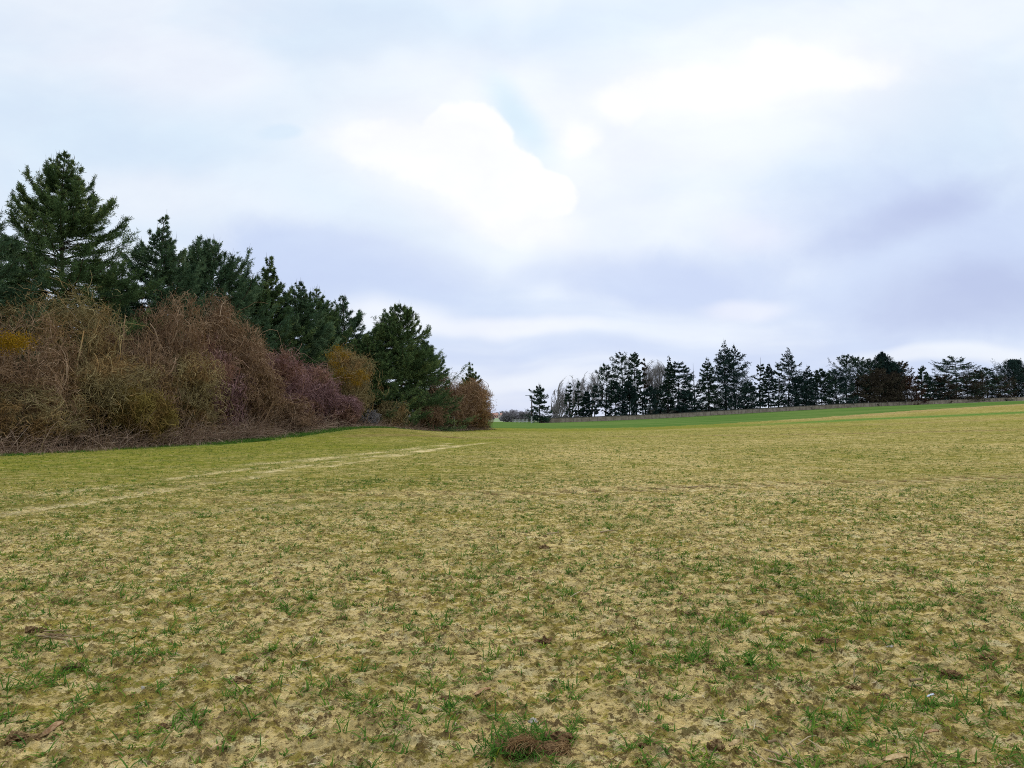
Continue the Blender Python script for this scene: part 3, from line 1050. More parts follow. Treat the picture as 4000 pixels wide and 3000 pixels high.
def shrub_mesh(seed, h, w, mat, dense=1.0, arch=0.0, upright=0.0, thin=0.004):
    S, B, C, T = shrub_arrays(seed, dense, arch, upright, float(np.clip(w / h / 0.62, 0.35, 1.2)))
    rng = np.random.default_rng(seed + 5)
    top = np.percentile(T[:, -1, 2], 95)
    wid = np.percentile(np.abs(T[:, -1, :2]), 92)
    sc = np.array([w / wid, w / wid, h / top])
    for A in (S, B, C, T):
        A *= sc
        A[..., 2] = np.maximum(A[..., 2], 0.02 + 0.05 * rng.uniform(size=A[..., 2].shape))
    lump_ = rng.normal(size=(5, 3))
    def pruned(A, slack):
        q = (A[:, -1] - np.array([0, 0, 0.40 * h])) / np.array([w, w, 0.60 * h])
        m = np.linalg.norm(q, axis=-1)
        dq = q / np.maximum(m, 1e-6)[:, None]
        lim = 0.90 + 0.17 * sum(np.sin(dq @ (v * 2.6) + k) for k, v in enumerate(lump_)) / 2.0 + slack * rng.normal(size=len(A))
        gap = np.sin(A[:, -1, 0] * 2.1 + seed) * np.sin(A[:, -1, 1] * 2.3 + 1.3 * seed) * np.sin(A[:, -1, 2] * 1.9 + 0.7 * seed)
        return A[(m < lim) & (gap < 0.34 + 0.15 * rng.normal(size=len(A)))]
    q = (S - np.array([0, 0, 0.40 * h])) / np.array([w, w, 0.60 * h])
    m = np.linalg.norm(q, axis=-1)
    k_ = np.where(m > 0.6, (0.6 + 0.32 * np.tanh((m - 0.6) / 0.5)) / np.maximum(m, 1e-6), 1.0)
    S = np.array([0, 0, 0.40 * h]) + q * k_[..., None] * np.array([w, w, 0.60 * h])
    S[..., 2] = np.maximum(S[..., 2], 0.02)
    B, C, T = pruned(B, 0.10), pruned(C, 0.08), pruned(T, 0.07)
    n = 7
    az = rng.uniform(0, 2 * np.pi, n)
    b = np.stack([np.cos(az) * w * 0.45, np.sin(az) * w * 0.45, h * rng.uniform(0.3, 0.8, n)], -1)
    d = nrm(np.stack([np.cos(az) * 0.7, np.sin(az) * 0.7, rng.uniform(0.1, 1.0, n)], -1))
    pts, p = [b], b
    for k in range(8):
        p = p + d * (h * 0.055) * rng.uniform(0.7, 1.2, (n, 1))
        pts.append(p)
        d = nrm(d + np.array([0, 0, -0.10]) + 0.36 * rng.normal(size=d.shape))
    canes = np.stack(pts, 1)
    canes[..., 2] = np.maximum(canes[..., 2], 0.05)
    f = lambda A, r0, r1: np.linspace(r0, r1, A.shape[1])[None, :] * rng.uniform(0.7, 1.3, (len(A), 1))
    stem = [tubes(S, f(S, 0.0095 * h, 0.0025 * h), 5, rng, rng.uniform(0.3, 0.9, len(S)))]
    twig = [tubes(B, f(B, 0.0030 * h, thin * 1.1), 3, rng, np.clip(0.55 + 0.25 * rng.normal(size=len(B)), 0, 1)),
            tubes(C, f(C, thin * 1.6, thin * 1.1), 3, rng, np.clip(0.45 + 0.22 * rng.normal(size=len(C)), 0, 1)),
            tubes(canes, f(canes, thin * 1.9, thin * 0.8), 4, rng, rng.uniform(0.55, 0.9, n)),
            tubes(T, f(T, thin * 1.35, thin * 0.7), 2, rng, np.clip(0.42 + 0.22 * rng.normal(size=len(T)), 0, 1))]
    return stem, twig, T


def leaf_cluster(rng, c, r, n, size):
    q = rng.normal(size=(n, 3)) * np.array(r) * 0.5 + np.array(c)
    return leaves(q, nrm(rng.normal(size=(n, 3))), size * rng.uniform(0.6, 1.3, n), size * 0.6 * rng.uniform(0.7, 1.2, n), rng, np.clip(rng.normal(0.5, 0.25, n), 0, 1))


G_HEDGE = 'leafless shrubs of the tall winter hedge'
# display column, top row, half width (m), back (m), material, options, label, extra
HEDGE = [
    (-110, 660, 3.0, 2.0, 'twig_brown', {}, 'brown leafless shrub cut by the left edge of the picture', None),
    (25, 690, 3.2, 1.4, 'twig_brown', dict(dense=0.8), 'open brown shrub at the left edge with a yellow leafy clump in it', 'yellow_left'),
    (45, 815, 2.8, 0.4, 'twig_olive', dict(arch=0.8), 'olive grey arching shrub in front of the yellow leafy clump, left edge', None),
    (128, 606, 3.3, 2.2, 'twig_olive', dict(dense=0.9, upright=0.4), 'tall olive grey shrub below the tallest fir with sky showing through it', None),
    (195, 725, 3.0, 0.8, 'twig_olive', dict(arch=0.6, dense=0.85), 'drooping olive shrub in front of the tall olive grey one', None),
    (258, 640, 3.2, 1.8, 'twig_brown', dict(dense=0.95), 'tall tan brown shrub right of the olive grey one', None),
    (296, 830, 1.7, 0.2, 'moss_twig', dict(arch=0.7), 'yellowish mossy shrub bulging out in front of the tan brown one', None),
    (362, 634, 3.0, 2.0, 'twig_brown', dict(arch=0.5, dense=0.9), 'brown shrub with long pale canes arching over its top', 'canes'),
    (392, 735, 2.8, 0.6, 'twig_olive', dict(arch=0.4), 'dull olive shrub in front of the arching canes', None),
    (440, 715, 2.6, 1.4, 'twig_purple', {}, 'purplish shrub between the arching canes and the reddish one', None),
    (492, 655, 3.0, 2.0, 'twig_brown', {}, 'tall reddish brown shrub under the third fir peak', None),
    (522, 745, 2.8, 0.6, 'twig_brown', dict(arch=0.3), 'broad brown shrub in front of the tall reddish one', None),
    (585, 730, 2.9, 1.6, 'twig_purple', {}, 'dense purple grey shrub in the middle of the hedge', None),
    (655, 765, 2.9, 1.2, 'twig_purple', dict(upright=0.3), 'second purple shrub, lower, beside the yellow flecked one', None),
    (620, 850, 2.0, 0.2, 'twig_brown', dict(arch=0.3), 'brown shrub with pale forked stems at the hedge foot in front of the purple ones', 'stems'),
    (740, 742, 3.2, 1.2, 'twig_olive', dict(dense=0.9), 'mossy brown shrub flecked with yellow leaf clumps', 'yellow_right'),
    (720, 850, 2.2, 0.2, 'twig_purple', {}, 'low dark purple shrub under the yellow flecks', None),
    (795, 885, 1.0, 1.0, 'twig_grey', dict(dense=0.6), 'small grey dead shrub in the notch of the hedge', None),
    (850, 855, 1.5, 0.6, 'twig_olive', dict(dense=0.55), 'thin olive shrub standing against the broad dense fir', None),
    (962, 806, 4.3, 1.2, 'twig_brown', {}, 'smooth rounded brown shrub right of the broad dense fir', None),
    (928, 868, 1.7, 0.4, 'twig_brown', {}, 'low brown shrub with a dark leaning stem beside it', 'leaner'),
    (998, 822, 3.6, 1.4, 'twig_orange', {}, 'orange brown shrub below the small lone fir', None),
    (1026, 850, 2.8, 0.8, 'twig_brown', dict(dense=0.85), 'last brown shrub of the hedge with wispy twigs against the sky', None),
]


def build_hedge():
    for i, (X, top, hw, back, mat, kw, label, extra) in enumerate(HEDGE):
        x, y = hedge_at(X, back + hw * (0.75 if X < 900 else 0.25))
        _, h = at(X, y, top)
        thin = float(np.clip(0.0075 + (y - 35) * 0.00010, 0.0072, 0.014))
        stem, twig, T = shrub_mesh(300 + i, h, hw * 1.15, mat, thin=thin, **kw)
        t = thing('bare_shrub', label, 'shrub', (x, y, float(terrain(x, y)) - 0.03), G_HEDGE)
        rng = np.random.default_rng(700 + i)
        if extra == 'canes':
            n = 16
            az = rng.uniform(0, 2 * np.pi, n)
            b = np.stack([np.cos(az), np.sin(az), 0 * az], -1) * 0.7 + np.array([0, 0, h * 0.72])
            d = nrm(np.stack([np.cos(az) * 0.5 + 0.25, np.sin(az) * 0.5, 0.9 + 0 * az], -1))
            pts, p = [b], b
            for k in range(8):
                p = p + d * rng.uniform(0.25, 0.42, (n, 1))
                pts.append(p)
                d = nrm(d + np.array([0.03, 0, -0.2]) + 0.1 * rng.normal(size=d.shape))
            P = np.stack(pts, 1)
            twig.append(tubes(P, np.linspace(0.016, 0.005, 9)[None].repeat(n, 0), 3, rng, rng.uniform(0.75, 1, n)))
        if extra == 'stems':
            n = 7
            b = np.stack([rng.uniform(-1.5, 1.5, n), rng.uniform(-1.6, -0.6, n), 0 * np.arange(n)], -1)
            d = nrm(np.stack([rng.normal(0, 0.3, n), rng.normal(-0.1, 0.1, n), np.ones(n)], -1))
            pts, p = [b], b
            for k in range(7):
                p = p + d * 0.42
                pts.append(p)
                d = nrm(d + 0.14 * rng.normal(size=d.shape))
            P = np.stack(pts, 1)
            stem.append(tubes(P, np.linspace(0.04, 0.012, 8)[None].repeat(n, 0), 5, rng, rng.uniform(0.8, 1, n)))
        if extra == 'leaner':
            P = np.array([[[0.6, -1.0, 0], [0.35, -1.0, 1.0], [-0.1, -1.0, 2.2], [-0.9, -0.8, 3.6], [-1.5, -0.6, 4.6]]])
            stem.append(tubes(P, np.array([[0.13, 0.11, 0.09, 0.06, 0.03]]), 7, rng, [0.1]))
        link('stems', mesh_from('stems', stem, mat), t)
        link('twigs', mesh_from('twigs', twig, mat), t)
        if extra in ('yellow_right', 'yellow_left'):
            spots = [(730, 752), (744, 768), (722, 785), (735, 800), (728, 812), (748, 815), (760, 812), (778, 805), (788, 815), (770, 826), (715, 768)] if extra == 'yellow_right' else [(8, 733), (22, 738), (34, 742), (48, 735), (16, 745)]
            leafp = []
            for (sx, sy) in spots:
                d = disp_dir(sx, sy)
                yy = y - hw * rng.uniform(0.75, 1.15)
                c = np.array([d[0] / d[1] * yy - x, yy - y, EYE + d[2] / d[1] * yy - t.location.z])
                leafp.append(leaf_cluster(rng, c, (0.55, 0.5, 0.36), 380, 0.085))
            link('leaf_clump', mesh_from('leaf_clump', leafp, 'yellow_leaf'), t)


build_hedge()


def build_hedge_foot():
    rng = np.random.default_rng(77)
    # dry canes and brambles leaning out over the field edge
    def strip(n, s0, s1, d0, d1):
        s = rng.uniform(s0, s1, n)
        d = rng.uniform(d0, d1, n)
        return HA[0] + HD[0] * s - HN[0] * d, HA[1] + HD[1] * s - HN[1] * d, s
    parts = []
    for (n, s0, s1, L0, L1, d0, d1) in ((3000, -9, 34, 0.9, 2.3, -2.2, 0.35), (900, 12, 22, 1.2, 2.4, -1.4, 0.2), (2000, 34, 76, 0.6, 1.4, -2.2, 0.0)):
        x, y, s = strip(n, s0, s1, d0, d1)
        ok = vnoise(s * 0.5, d0 + 0 * s, 55) + 0.35 * rng.normal(size=n) > -0.35
        x, y = x[ok], y[ok]
        m = len(x)
        p = np.stack([x, y, terrain(x, y)], -1)
        dirn = nrm(np.stack([rng.normal(0.35, 0.5, m), rng.normal(-0.25, 0.5, m), rng.uniform(0.5, 1.1, m)], -1))
        L = rng.uniform(L0, L1, m)
        pts = [p]
        for k in range(5):
            p = p + dirn * (L / 5)[:, None]
            pts.append(p)
            dirn = nrm(dirn + np.array([0.03, -0.02, -0.20]) + 0.12 * rng.normal(size=dirn.shape))
        P = np.stack(pts, 1)
        parts.append(tubes(P, np.linspace(0.012, 0.005, 6)[None] * rng.uniform(0.6, 1.3, (m, 1)), 3, rng, np.clip(rng.normal(0.45, 0.25, m), 0, 1)))
    tag(link('dry_brambles', mesh_from('dry_brambles', parts, 'dry_stalk')), 'pinkish dry brambles and dead stalks leaning out along the hedge foot', 'brambles', kind='stuff')
    # dead grass tufts
    x, y, s = strip(16000, -10, 77, -1.4, 1.5)
    ok = vnoise(s * 0.7, 0 * s, 57) + 0.4 * rng.normal(size=len(s)) - 0.45 * np.clip(-((x - HA[0]) * HN[0] + (y - HA[1]) * HN[1]), 0, 2) > -0.05
    x, y = x[ok], y[ok]
    b = blades(x, y, terrain(x, y), 5, rng.uniform(0.15, 0.45, len(x)), np.full(len(x), 0.008), 0.5, 4, rng, np.clip(rng.normal(0.55, 0.2, len(x)), 0, 1))
    tag(link('dead_grass', mesh_from('dead_grass', [b], 'dry_stalk')), 'bleached dead grass between the hedge and the green verge', 'dead grass', kind='stuff')
    # green verge
    parts = []
    for (n, s0, s1, d0, d1, L) in ((14000, 14, 42, -0.3, 2.0, 0.17), (5000, -8, 14, 0.1, 1.5, 0.13), (4500, 42, 76, -0.6, 1.2, 0.15)):
        x, y, s = strip(n, s0, s1, d0, d1)
        ok = vnoise(s * 0.35, 0 * s + 4, 58) + 0.35 * rng.normal(size=n) - 0.25 * np.clip(-((x - HA[0]) * HN[0] + (y - HA[1]) * HN[1]), 0, 3) > (-0.25 if s0 > 10 and s0 < 40 else 0.15)
        x, y = x[ok], y[ok]
        parts.append(blades(x, y, ground_z(x, y), 7, rng.uniform(0.5, 1.2, len(x)) * L, np.full(len(x), 0.011), 0.55, 3, rng, np.clip(rng.normal(0.45, 0.22, len(x)), 0, 1)))
    tag(link('verge_grass', mesh_from('verge_grass', parts, 'verge_blade')), 'strip of fresh green grass along the hedge foot', 'grass', kind='stuff')


build_hedge_foot()


# ------------------------------------------------------------------ boxes
def box(c, s, rz=0.0):
    cx, cy, cz = c
    sx, sy, sz = np.array(s) / 2
    v = np.array([[-sx, -sy, -sz], [sx, -sy, -sz], [sx, sy, -sz], [-sx, sy, -sz], [-sx, -sy, sz], [sx, -sy, sz], [sx, sy, sz], [-sx, sy, sz]])
    if rz:
        k, q = math.cos(rz), math.sin(rz)
        v[:, :2] = v[:, :2] @ np.array([[k, q], [-q, k]])
    f = np.array([[0, 3, 2, 1], [4, 5, 6, 7], [0, 1, 5, 4], [1, 2, 6, 5], [2, 3, 7, 6], [3, 0, 4, 7]])
    return (v + np.array(c), f, None)


# ------------------------------------------------------------------ the wall
WA, WB = np.array([8.2, 219.0]), np.array([232.0, 292.0])
WD = (WB - WA) / np.linalg.norm(WB - WA)
WN = np.array([-WD[1], WD[0]])          # pointing behind the wall
WLEN = float(np.linalg.norm(WB - WA))
WANG = math.atan2(WD[1], WD[0])
WALL_H = 1.42


def wall_pt(s, back=0.0):
    return WA + WD * s + WN * back


def wall_depth(X, back=0.0):
    d = disp_dir(X, 900)
    u = d[0] / d[1]
    A = WA + WN * back
    s = (u * A[1] - A[0]) / (WD[0] - u * WD[1])
    return A + WD * s


def build_wall():
    npan = 92
    ss = np.linspace(0, WLEN, npan + 1)
    base = wall_pt(0)
    z0 = float(terrain(*base))
    t = thing('boundary_wall', 'long low concrete panel wall with dark coping below the far trees', 'wall', (base[0], base[1], z0))
    pts = np.array([wall_pt(s) for s in ss]) - base
    gz = np.array([float(terrain(*wall_pt(s))) for s in ss]) - z0

    def slab(th, zlo, zhi):
        a = pts - WN * th / 2
        b = pts + WN * th / 2
        V = np.concatenate([np.c_[a, gz + zlo], np.c_[b, gz + zlo], np.c_[b, gz + zhi], np.c_[a, gz + zhi]])
        n = npan + 1
        fs = []
        for k in range(4):
            k2 = (k + 1) % 4
            i = np.arange(npan)
            fs.append(np.stack([k * n + i, k * n + i + 1, k2 * n + i + 1, k2 * n + i], -1))
        fs.append(np.array([[0, n, 2 * n, 3 * n], [npan, 3 * n + npan, 2 * n + npan, n + npan]]))
        return (V, np.concatenate(fs), None)
    link('panels', mesh_from('panels', [slab(0.12, -0.2, WALL_H - 0.16)], 'concrete_panel', False), t)
    link('coping', mesh_from('coping', [slab(0.26, WALL_H - 0.16, WALL_H)], 'coping_dark', False), t)
    post_me = mesh_from('post', [box((0, 0, 0.5), (0.20, 0.22, 1.62), WANG)], 'concrete_post', False)
    for i in range(npan + 1):
        o = link('post', post_me, t, (pts[i][0], pts[i][1], gz[i] + 0.05))
    # steel gate and railings at the near end
    g0 = np.array([6.2, 218.6])
    gz0 = float(terrain(*g0))
    gt = thing('steel_gate', 'grey blue steel railing gate between the utility pole and the wall', 'gate', (g0[0], g0[1], gz0))
    L = float(np.linalg.norm(WA - g0)) - 0.15
    ga = math.atan2(WA[1] - g0[1], WA[0] - g0[0])
    ca, sa = math.cos(ga), math.sin(ga)
    bars = [box((ca * q, sa * q, 0.9), (0.05, 0.05, 1.5), ga) for q in np.linspace(0.16, L - 0.16, 12)]
    link('bars', mesh_from('bars', bars, 'painted_steel', False), gt)
    fr = [box((ca * L / 2, sa * L / 2, z), (L - 0.12, 0.07, 0.08), ga) for z in (0.2, 1.62)]
    for r_ in fr:
        link('rail', mesh_from('rail', [r_], 'painted_steel', False), gt)
    for q in (0, L):
        link('gate_post', mesh_from('gate_post', [box((ca * q, sa * q, 0.95), (0.14, 0.14, 2.1), ga)], 'painted_steel', False), gt)


build_wall()


def build_pole():
    rng = np.random.default_rng(5)
    y = 217.0
    x, h = at(1148.5, y, 854)
    z = float(terrain(x, y))
    t = thing('utility_pole', 'brown utility pole with a lamp arm on a white painted foot', 'utility pole', (x, y, z))
    P = np.array([[[0, 0, 1.9], [0, 0, h * 0.6], [0, 0, h]]])
    link('pole', mesh_from('pole', [tubes(P, np.array([[0.19, 0.16, 0.13]]), 8, rng)], 'pole_wood'), t)
    P = np.array([[[0, 0, -0.2], [0, 0, 1.0], [0, 0, 1.98]]])
    link('foot', mesh_from('foot', [tubes(P, np.array([[0.28, 0.25, 0.23]]), 8, rng)], 'white_paint'), t)
    P = np.array([[[0.1, 0, h - 0.05], [-0.6, 0, h - 0.10], [-1.25, 0, h - 0.06]]])
    link('lamp_arm', mesh_from('lamp_arm', [tubes(P, np.array([[0.07, 0.06, 0.05]]), 6, rng)], 'painted_steel'), t)
    link('lamp_head', mesh_from('lamp_head', [box((-1.5, 0, h - 0.07), (0.62, 0.26, 0.14))], 'painted_steel', False), t)
    P = np.array([[[0.05, 0, h - 0.15], [0.55, 0, h - 0.25], [0.75, 0, h - 0.8], [0.78, 0, h - 1.5]]])
    link('cable', mesh_from('cable', [tubes(P, np.full((1, 4), 0.045), 5, rng)], 'bark_dark'), t)
    link('bracket', mesh_from('bracket', [box((-0.28, 0, h - 1.5), (0.5, 0.12, 0.12)), box((-0.46, 0, h - 1.25), (0.10, 0.10, 0.4))], 'painted_steel', False), t)


build_pole()


# ------------------------------------------------------------------ trees behind the wall
def S5(x, y):
    return (2050 + x / 2.328) * 0.553, (1250 + y / 2.328) * 0.553


def S6(x, y):
    return (2900 + x / 2.011) * 0.553, (1250 + y / 2.011) * 0.553


SPR = dict(base=0.13, power=1.05, tiers=0.65, per=6, e_top=35, e_bot=-12, tipup=0.45, gap=0.12, ragged=0.35, flat=0.45)
THIN = dict(base=0.20, power=0.7, tiers=0.9, per=5, flat=0.4, e_top=35, e_bot=-8, tipup=0.4, gap=0.38, ragged=0.45)
PINE = dict(base=0.26, power=0.45, tiers=0.8, per=5, e_top=45, e_bot=5, tipup=0.3, gap=0.22, ragged=0.4, flat=0.6)
CYP = dict(base=0.03, power=0.75, tiers=0.7, per=8, e_top=65, e_bot=45, tipup=0.2, gap=0.0, ragged=0.12, flat=0.8, nt=14)
CED = dict(base=0.12, power=0.42, tiers=0.95, per=9, nt=18, e_top=22, e_bot=-6, tipup=0.25, gap=0.08, ragged=0.35, flat=0.15)
BUSH = dict(base=0.10, power=0.6, tiers=0.7, per=7, e_top=40, e_bot=0, tipup=0.3, gap=0.05, ragged=0.3, flat=0.7)
LARCH = dict(nt=18, base=0.14, power=0.6, tiers=0.65, per=6, e_top=40, e_bot=-5, tipup=0.4, gap=0.12, ragged=0.3, flat=0.5)
G_FAR = 'trees behind the far wall'
FAR = [
    # map, x, top y, half width in that zoom, kind, material, metres behind the wall, label
    (S5, 132, 572, 84, SPR, 'needle_dark', -1.5, 'lone dark spruce beside the utility pole'),
    (S5, 405, 560, 34, THIN, 'needle_dark', 4, 'thin ragged conifer in front of the nearest round bare tree'),
    (S5, 492, 535, 38, THIN, 'needle_dark', 5, 'thin conifer with a clear leading shoot between the two round bare trees'),
    (S5, 560, 650, 34, BUSH, 'needle_black', 6, 'low bushy conifer under the second round bare tree'),
    (S5, 640, 555, 48, THIN, 'needle_black', 4, 'dark conifer overlapping the second round bare tree'),
    (S5, 742, 408, 78, PINE, 'needle_dark', 6, 'flat topped dense pine at the near shoulder of the tree line'),
    (S5, 820, 560, 70, BUSH, 'needle_black', 5, 'low dark conifer below the flat topped pine'),
    (S5, 886, 306, 84, PINE, 'needle_dark', 8, 'tall open pine with a wispy forked top'),
    (S5, 950, 560, 62, BUSH, 'needle_black', 4, 'low black conifer between the wispy pine and the pointed spruce'),
    (S5, 1006, 284, 60, dict(SPR, base=0.34, gap=0.28, power=0.6), 'needle_dark', 7, 'sharp pointed spruce, the taller of two spires left of the tall bare tree'),
    (S5, 1092, 342, 54, THIN, 'needle_brown', 6, 'brownish thin spruce touching the tall bare tree'),
    (S5, 1140, 600, 66, BUSH, 'needle_black', 4, 'low dense conifer at the foot of the tall bare tree'),
    (S5, 1240, 560, 38, THIN, 'needle_dark', 5, 'thin straggly conifer in front of the tall bare tree'),
    (S5, 1310, 322, 46, dict(SPR, power=0.85, base=0.2, gap=0.2), 'needle_dark', 5, 'narrow spruce just right of the tall bare tree'),
    (S5, 1395, 372, 112, dict(CED, lean=(0.02, 0)), 'needle_black', 6, 'layered cedar with long tilted boughs to its right'),
    (S5, 1470, 640, 70, BUSH, 'needle_black', 4, 'low dark conifer under the tilted cedar boughs'),
    (S5, 1540, 388, 74, dict(THIN, topsparse=0.85, base=0.1, power=0.7), 'needle_dark', 5, 'conifer with a half dead see through top'),
    (S5, 1670, 338, 80, dict(SPR, power=0.85), 'needle_dark', 5, 'spruce shouldering the tallest pair from the near side'),
    (S5, 1824, 184, 118, dict(SPR, power=0.95, gap=0.04), 'needle_black', 6, 'tallest spruce of the far trees'),
    (S5, 1910, 224, 150, dict(SPR, power=0.9, gap=0.04), 'needle_black', 8, 'broad spruce joined to the right of the tallest one'),
    (S5, 2040, 560, 70, BUSH, 'needle_black', 5, 'low conifer at the right skirt of the tallest pair'),
    (S5, 2145, 340, 62, THIN, 'needle_dark', 5, 'slim open conifer standing alone right of the tallest pair'),
    (S6, 212, 338, 52, dict(SPR, power=0.8, base=0.16), 'needle_black', 6, 'dark conifer between the slim open one and the pointed tall one'),
    (S6, 290, 330, 48, THIN, 'needle_dark', 4, 'thin conifer hugging the left side of the pointed tall one'),
    (S6, 366, 214, 104, dict(SPR, power=1.0), 'needle_black', 7, 'pointed tall spruce in the middle of the far row'),
    (S6, 440, 440, 70, BUSH, 'needle_black', 5, 'dense low conifer on the right flank of the pointed tall spruce'),
    (S6, 520, 358, 56, dict(SPR, power=0.8, base=0.06), 'needle_black', 5, 'blunt dark conifer right of the pointed tall spruce'),
    (S6, 622, 392, 76, dict(LARCH, base=0.05), 'needle_dark', 6, 'lower grey green conifer before the broad dark clump'),
    (S6, 740, 390, 90, BUSH, 'needle_black', 5, 'broad dark bushy conifer opening the dense clump'),
    (S6, 824, 276, 88, dict(PINE, base=0.1, gap=0.1), 'needle_dark', 9, 'tufted pine top on the left of the dense clump'),
    (S6, 912, 294, 92, dict(PINE, base=0.08, gap=0.06), 'needle_dark', 10, 'rounded pine top in the middle of the dense clump'),
    (S6, 1005, 312, 96, dict(PINE, base=0.08, gap=0.06), 'needle_dark', 11, 'rounded greenish pine left of the black cone shaped tree'),
    (S6, 980, 430, 90, LARCH, 'needle_brown', 4, 'brown larch like tree in front of the rounded pines'),
    (S6, 1080, 385, 96, LARCH, 'needle_brown', 4, 'brown bare looking tree in front of the black cone shaped tree'),
    (S6, 1110, 256, 72, CYP, 'needle_black', 9, 'black cone shaped tree rising over the brown ones'),
    (S6, 1192, 324, 56, CYP, 'needle_black', 8, 'shorter rounded black tree at the shoulder of the cone shaped one'),
    (S6, 1190, 410, 80, LARCH, 'needle_brown', 4, 'brown tree at the right end of the dense clump'),
    (S6, 1258, 330, 62, PINE, 'needle_brown', 7, 'open reddish topped pine at the right end of the dense clump'),
    (S6, 1300, 445, 92, dict(LARCH, base=0.05), 'needle_rust', 4, 'rust brown broad tree after the dense clump'),
    (S6, 1416, 350, 54, dict(SPR, power=0.85, base=0.15, gap=0.15), 'needle_dark', 5, 'narrow spruce alone between the rust brown tree and the spreading cedar'),
    (S6, 1510, 430, 72, dict(CED, base=0.06), 'needle_black', 5, 'dark low conifer with long shoots left of the spreading cedar'),
    (S6, 1590, 430, 72, LARCH, 'needle_brown', 3, 'brown tree in front of the left half of the spreading cedar'),
    (S6, 1685, 290, 152, CED, 'needle_dark', 8, 'spreading cedar with wide flat layers against the bright cloud'),
    (S6, 1770, 440, 84, LARCH, 'needle_brown', 3, 'brown tree in front of the right half of the spreading cedar'),
    (S6, 1862, 396, 44, PINE, 'needle_brown', 6, 'small open pine right of the spreading cedar'),
    (S6, 1928, 366, 108, dict(CED, power=0.7), 'needle_dark', 6, 'smaller layered cedar right of the spreading one'),
    (S6, 2020, 440, 86, LARCH, 'needle_brown', 4, 'brown tree between the smaller cedar and the last cone'),
    (S6, 2145, 318, 80, CYP, 'needle_black', 6, 'last black cone shaped tree near the right edge'),
    (S6, 2230, 372, 70, dict(BUSH, power=0.6), 'needle_brown', 5, 'brown tree cut by the right edge of the picture'),
]


def build_far_trees():
    for i, (mp, zx, zt, hw, kind, mat, back, label) in enumerate(FAR):
        X, top = mp(zx, zt)
        k = 2.328 if mp is S5 else 2.011
        x, y = wall_depth(X, back)
        _, H = at(X, y, top)
        Rad = hw / k * 0.256 / FPX * y * (1.35 if kind is THIN else 1.95)
        o = dict(leaf=(0.36, 0.12), nt=14, nl=16, twig_len=0.40)
        o.update(kind)
        w, n = conifer(1000 + i * 7, H + 0.2, max(Rad, 1.2), **o)
        put_tree('cedar_tree' if kind is CED else 'conifer_tree', label, x, y, w, n, mat, 'bark_dark', G_FAR)


build_far_trees()


def bare_tree(seed, H, W, fork=0.25, n0=9, spread=0.55, thin=0.026, lean=0.0, dense=1.0):
    """round headed leafless tree: a trunk that divides into many rising limbs"""
    rng = np.random.default_rng(seed)
    zt = np.linspace(0, 1, 5)
    T = np.stack([lean * H * zt, 0.02 * H * np.sin(zt * 4), H * fork * zt], -1)
    az = np.arange(n0) * 2.39996 + rng.normal(size=n0) * 0.3
    ti = spread * np.sqrt((np.arange(n0) + 0.4) / n0) * rng.uniform(0.85, 1.15, n0)
    d = np.stack([np.cos(az) * np.sin(ti), np.sin(az) * np.sin(ti), np.cos(ti)], -1)
    p = np.repeat(T[-1][None], n0, 0)
    L = H * (1 - fork) * rng.uniform(0.85, 1.0, n0) * (1 - 0.25 * (ti / max(spread, 0.1)))
    pts = [p]
    for k in range(8):
        p = p + d * (L / 8)[:, None]
        pts.append(p)
        d = nrm(d + 0.07 * rng.normal(size=d.shape) + np.array([0, 0, 0.05]))
    S = np.stack(pts, 1)
    B, _ = grow(S, int(11 * dense), 0.15, 0.98, 0.50, H * 0.26, 6, 0.07, 0.10, rng)
    C, _ = grow(B, 8, 0.2, 1.0, 0.50, H * 0.11, 5, 0.05, 0.14, rng)
    D, _ = grow(C, 4, 0.2, 1.0, 0.50, H * 0.05, 3, 0.03, 0.15, rng)
    for A in (S, B, C, D):                                # keep the head round
        cz = H * (0.5 + fork * 0.42)
        q = np.stack([(A[..., 0] - lean * H) / W, A[..., 1] / W, (A[..., 2] - cz) / (H - cz)], -1)
        m = np.linalg.norm(q * np.array([1, 1, 1]), axis=-1)
        m = np.where(A[..., 2] < cz, np.linalg.norm(q[..., :2], axis=-1), m)
        sc = np.where(m > 0.85, (0.85 + 0.15 * np.tanh((m - 0.85) / 0.3)) / np.maximum(m, 1e-6), 1.0)
        A[..., 0] = (A[..., 0] - lean * H) * sc + lean * H
        A[..., 1] *= sc
        A[..., 2] = np.where(A[..., 2] > cz, cz + (A[..., 2] - cz) * sc, A[..., 2])
    f = lambda A, a, b: np.linspace(a, b, A.shape[1])[None, :] * rng.uniform(0.75, 1.25, (len(A), 1))
    v = lambda A: np.clip(rng.normal(0.5, 0.2, len(A)), 0, 1)
    wood = [tubes(T[None], np.linspace(0.028 * H, 0.02 * H, 5)[None], 8, rng, [0.2]), tubes(S, f(S, 0.011 * H, 0.003 * H), 5, rng, v(S))]
    twig = [tubes(B, f(B, 0.0032 * H, thin), 3, rng, v(B)), tubes(C, f(C, thin, thin * 0.7), 3, rng, v(C)), tubes(D, f(D, thin * 0.75, thin * 0.5), 2, rng, v(D))]
    return wood, twig


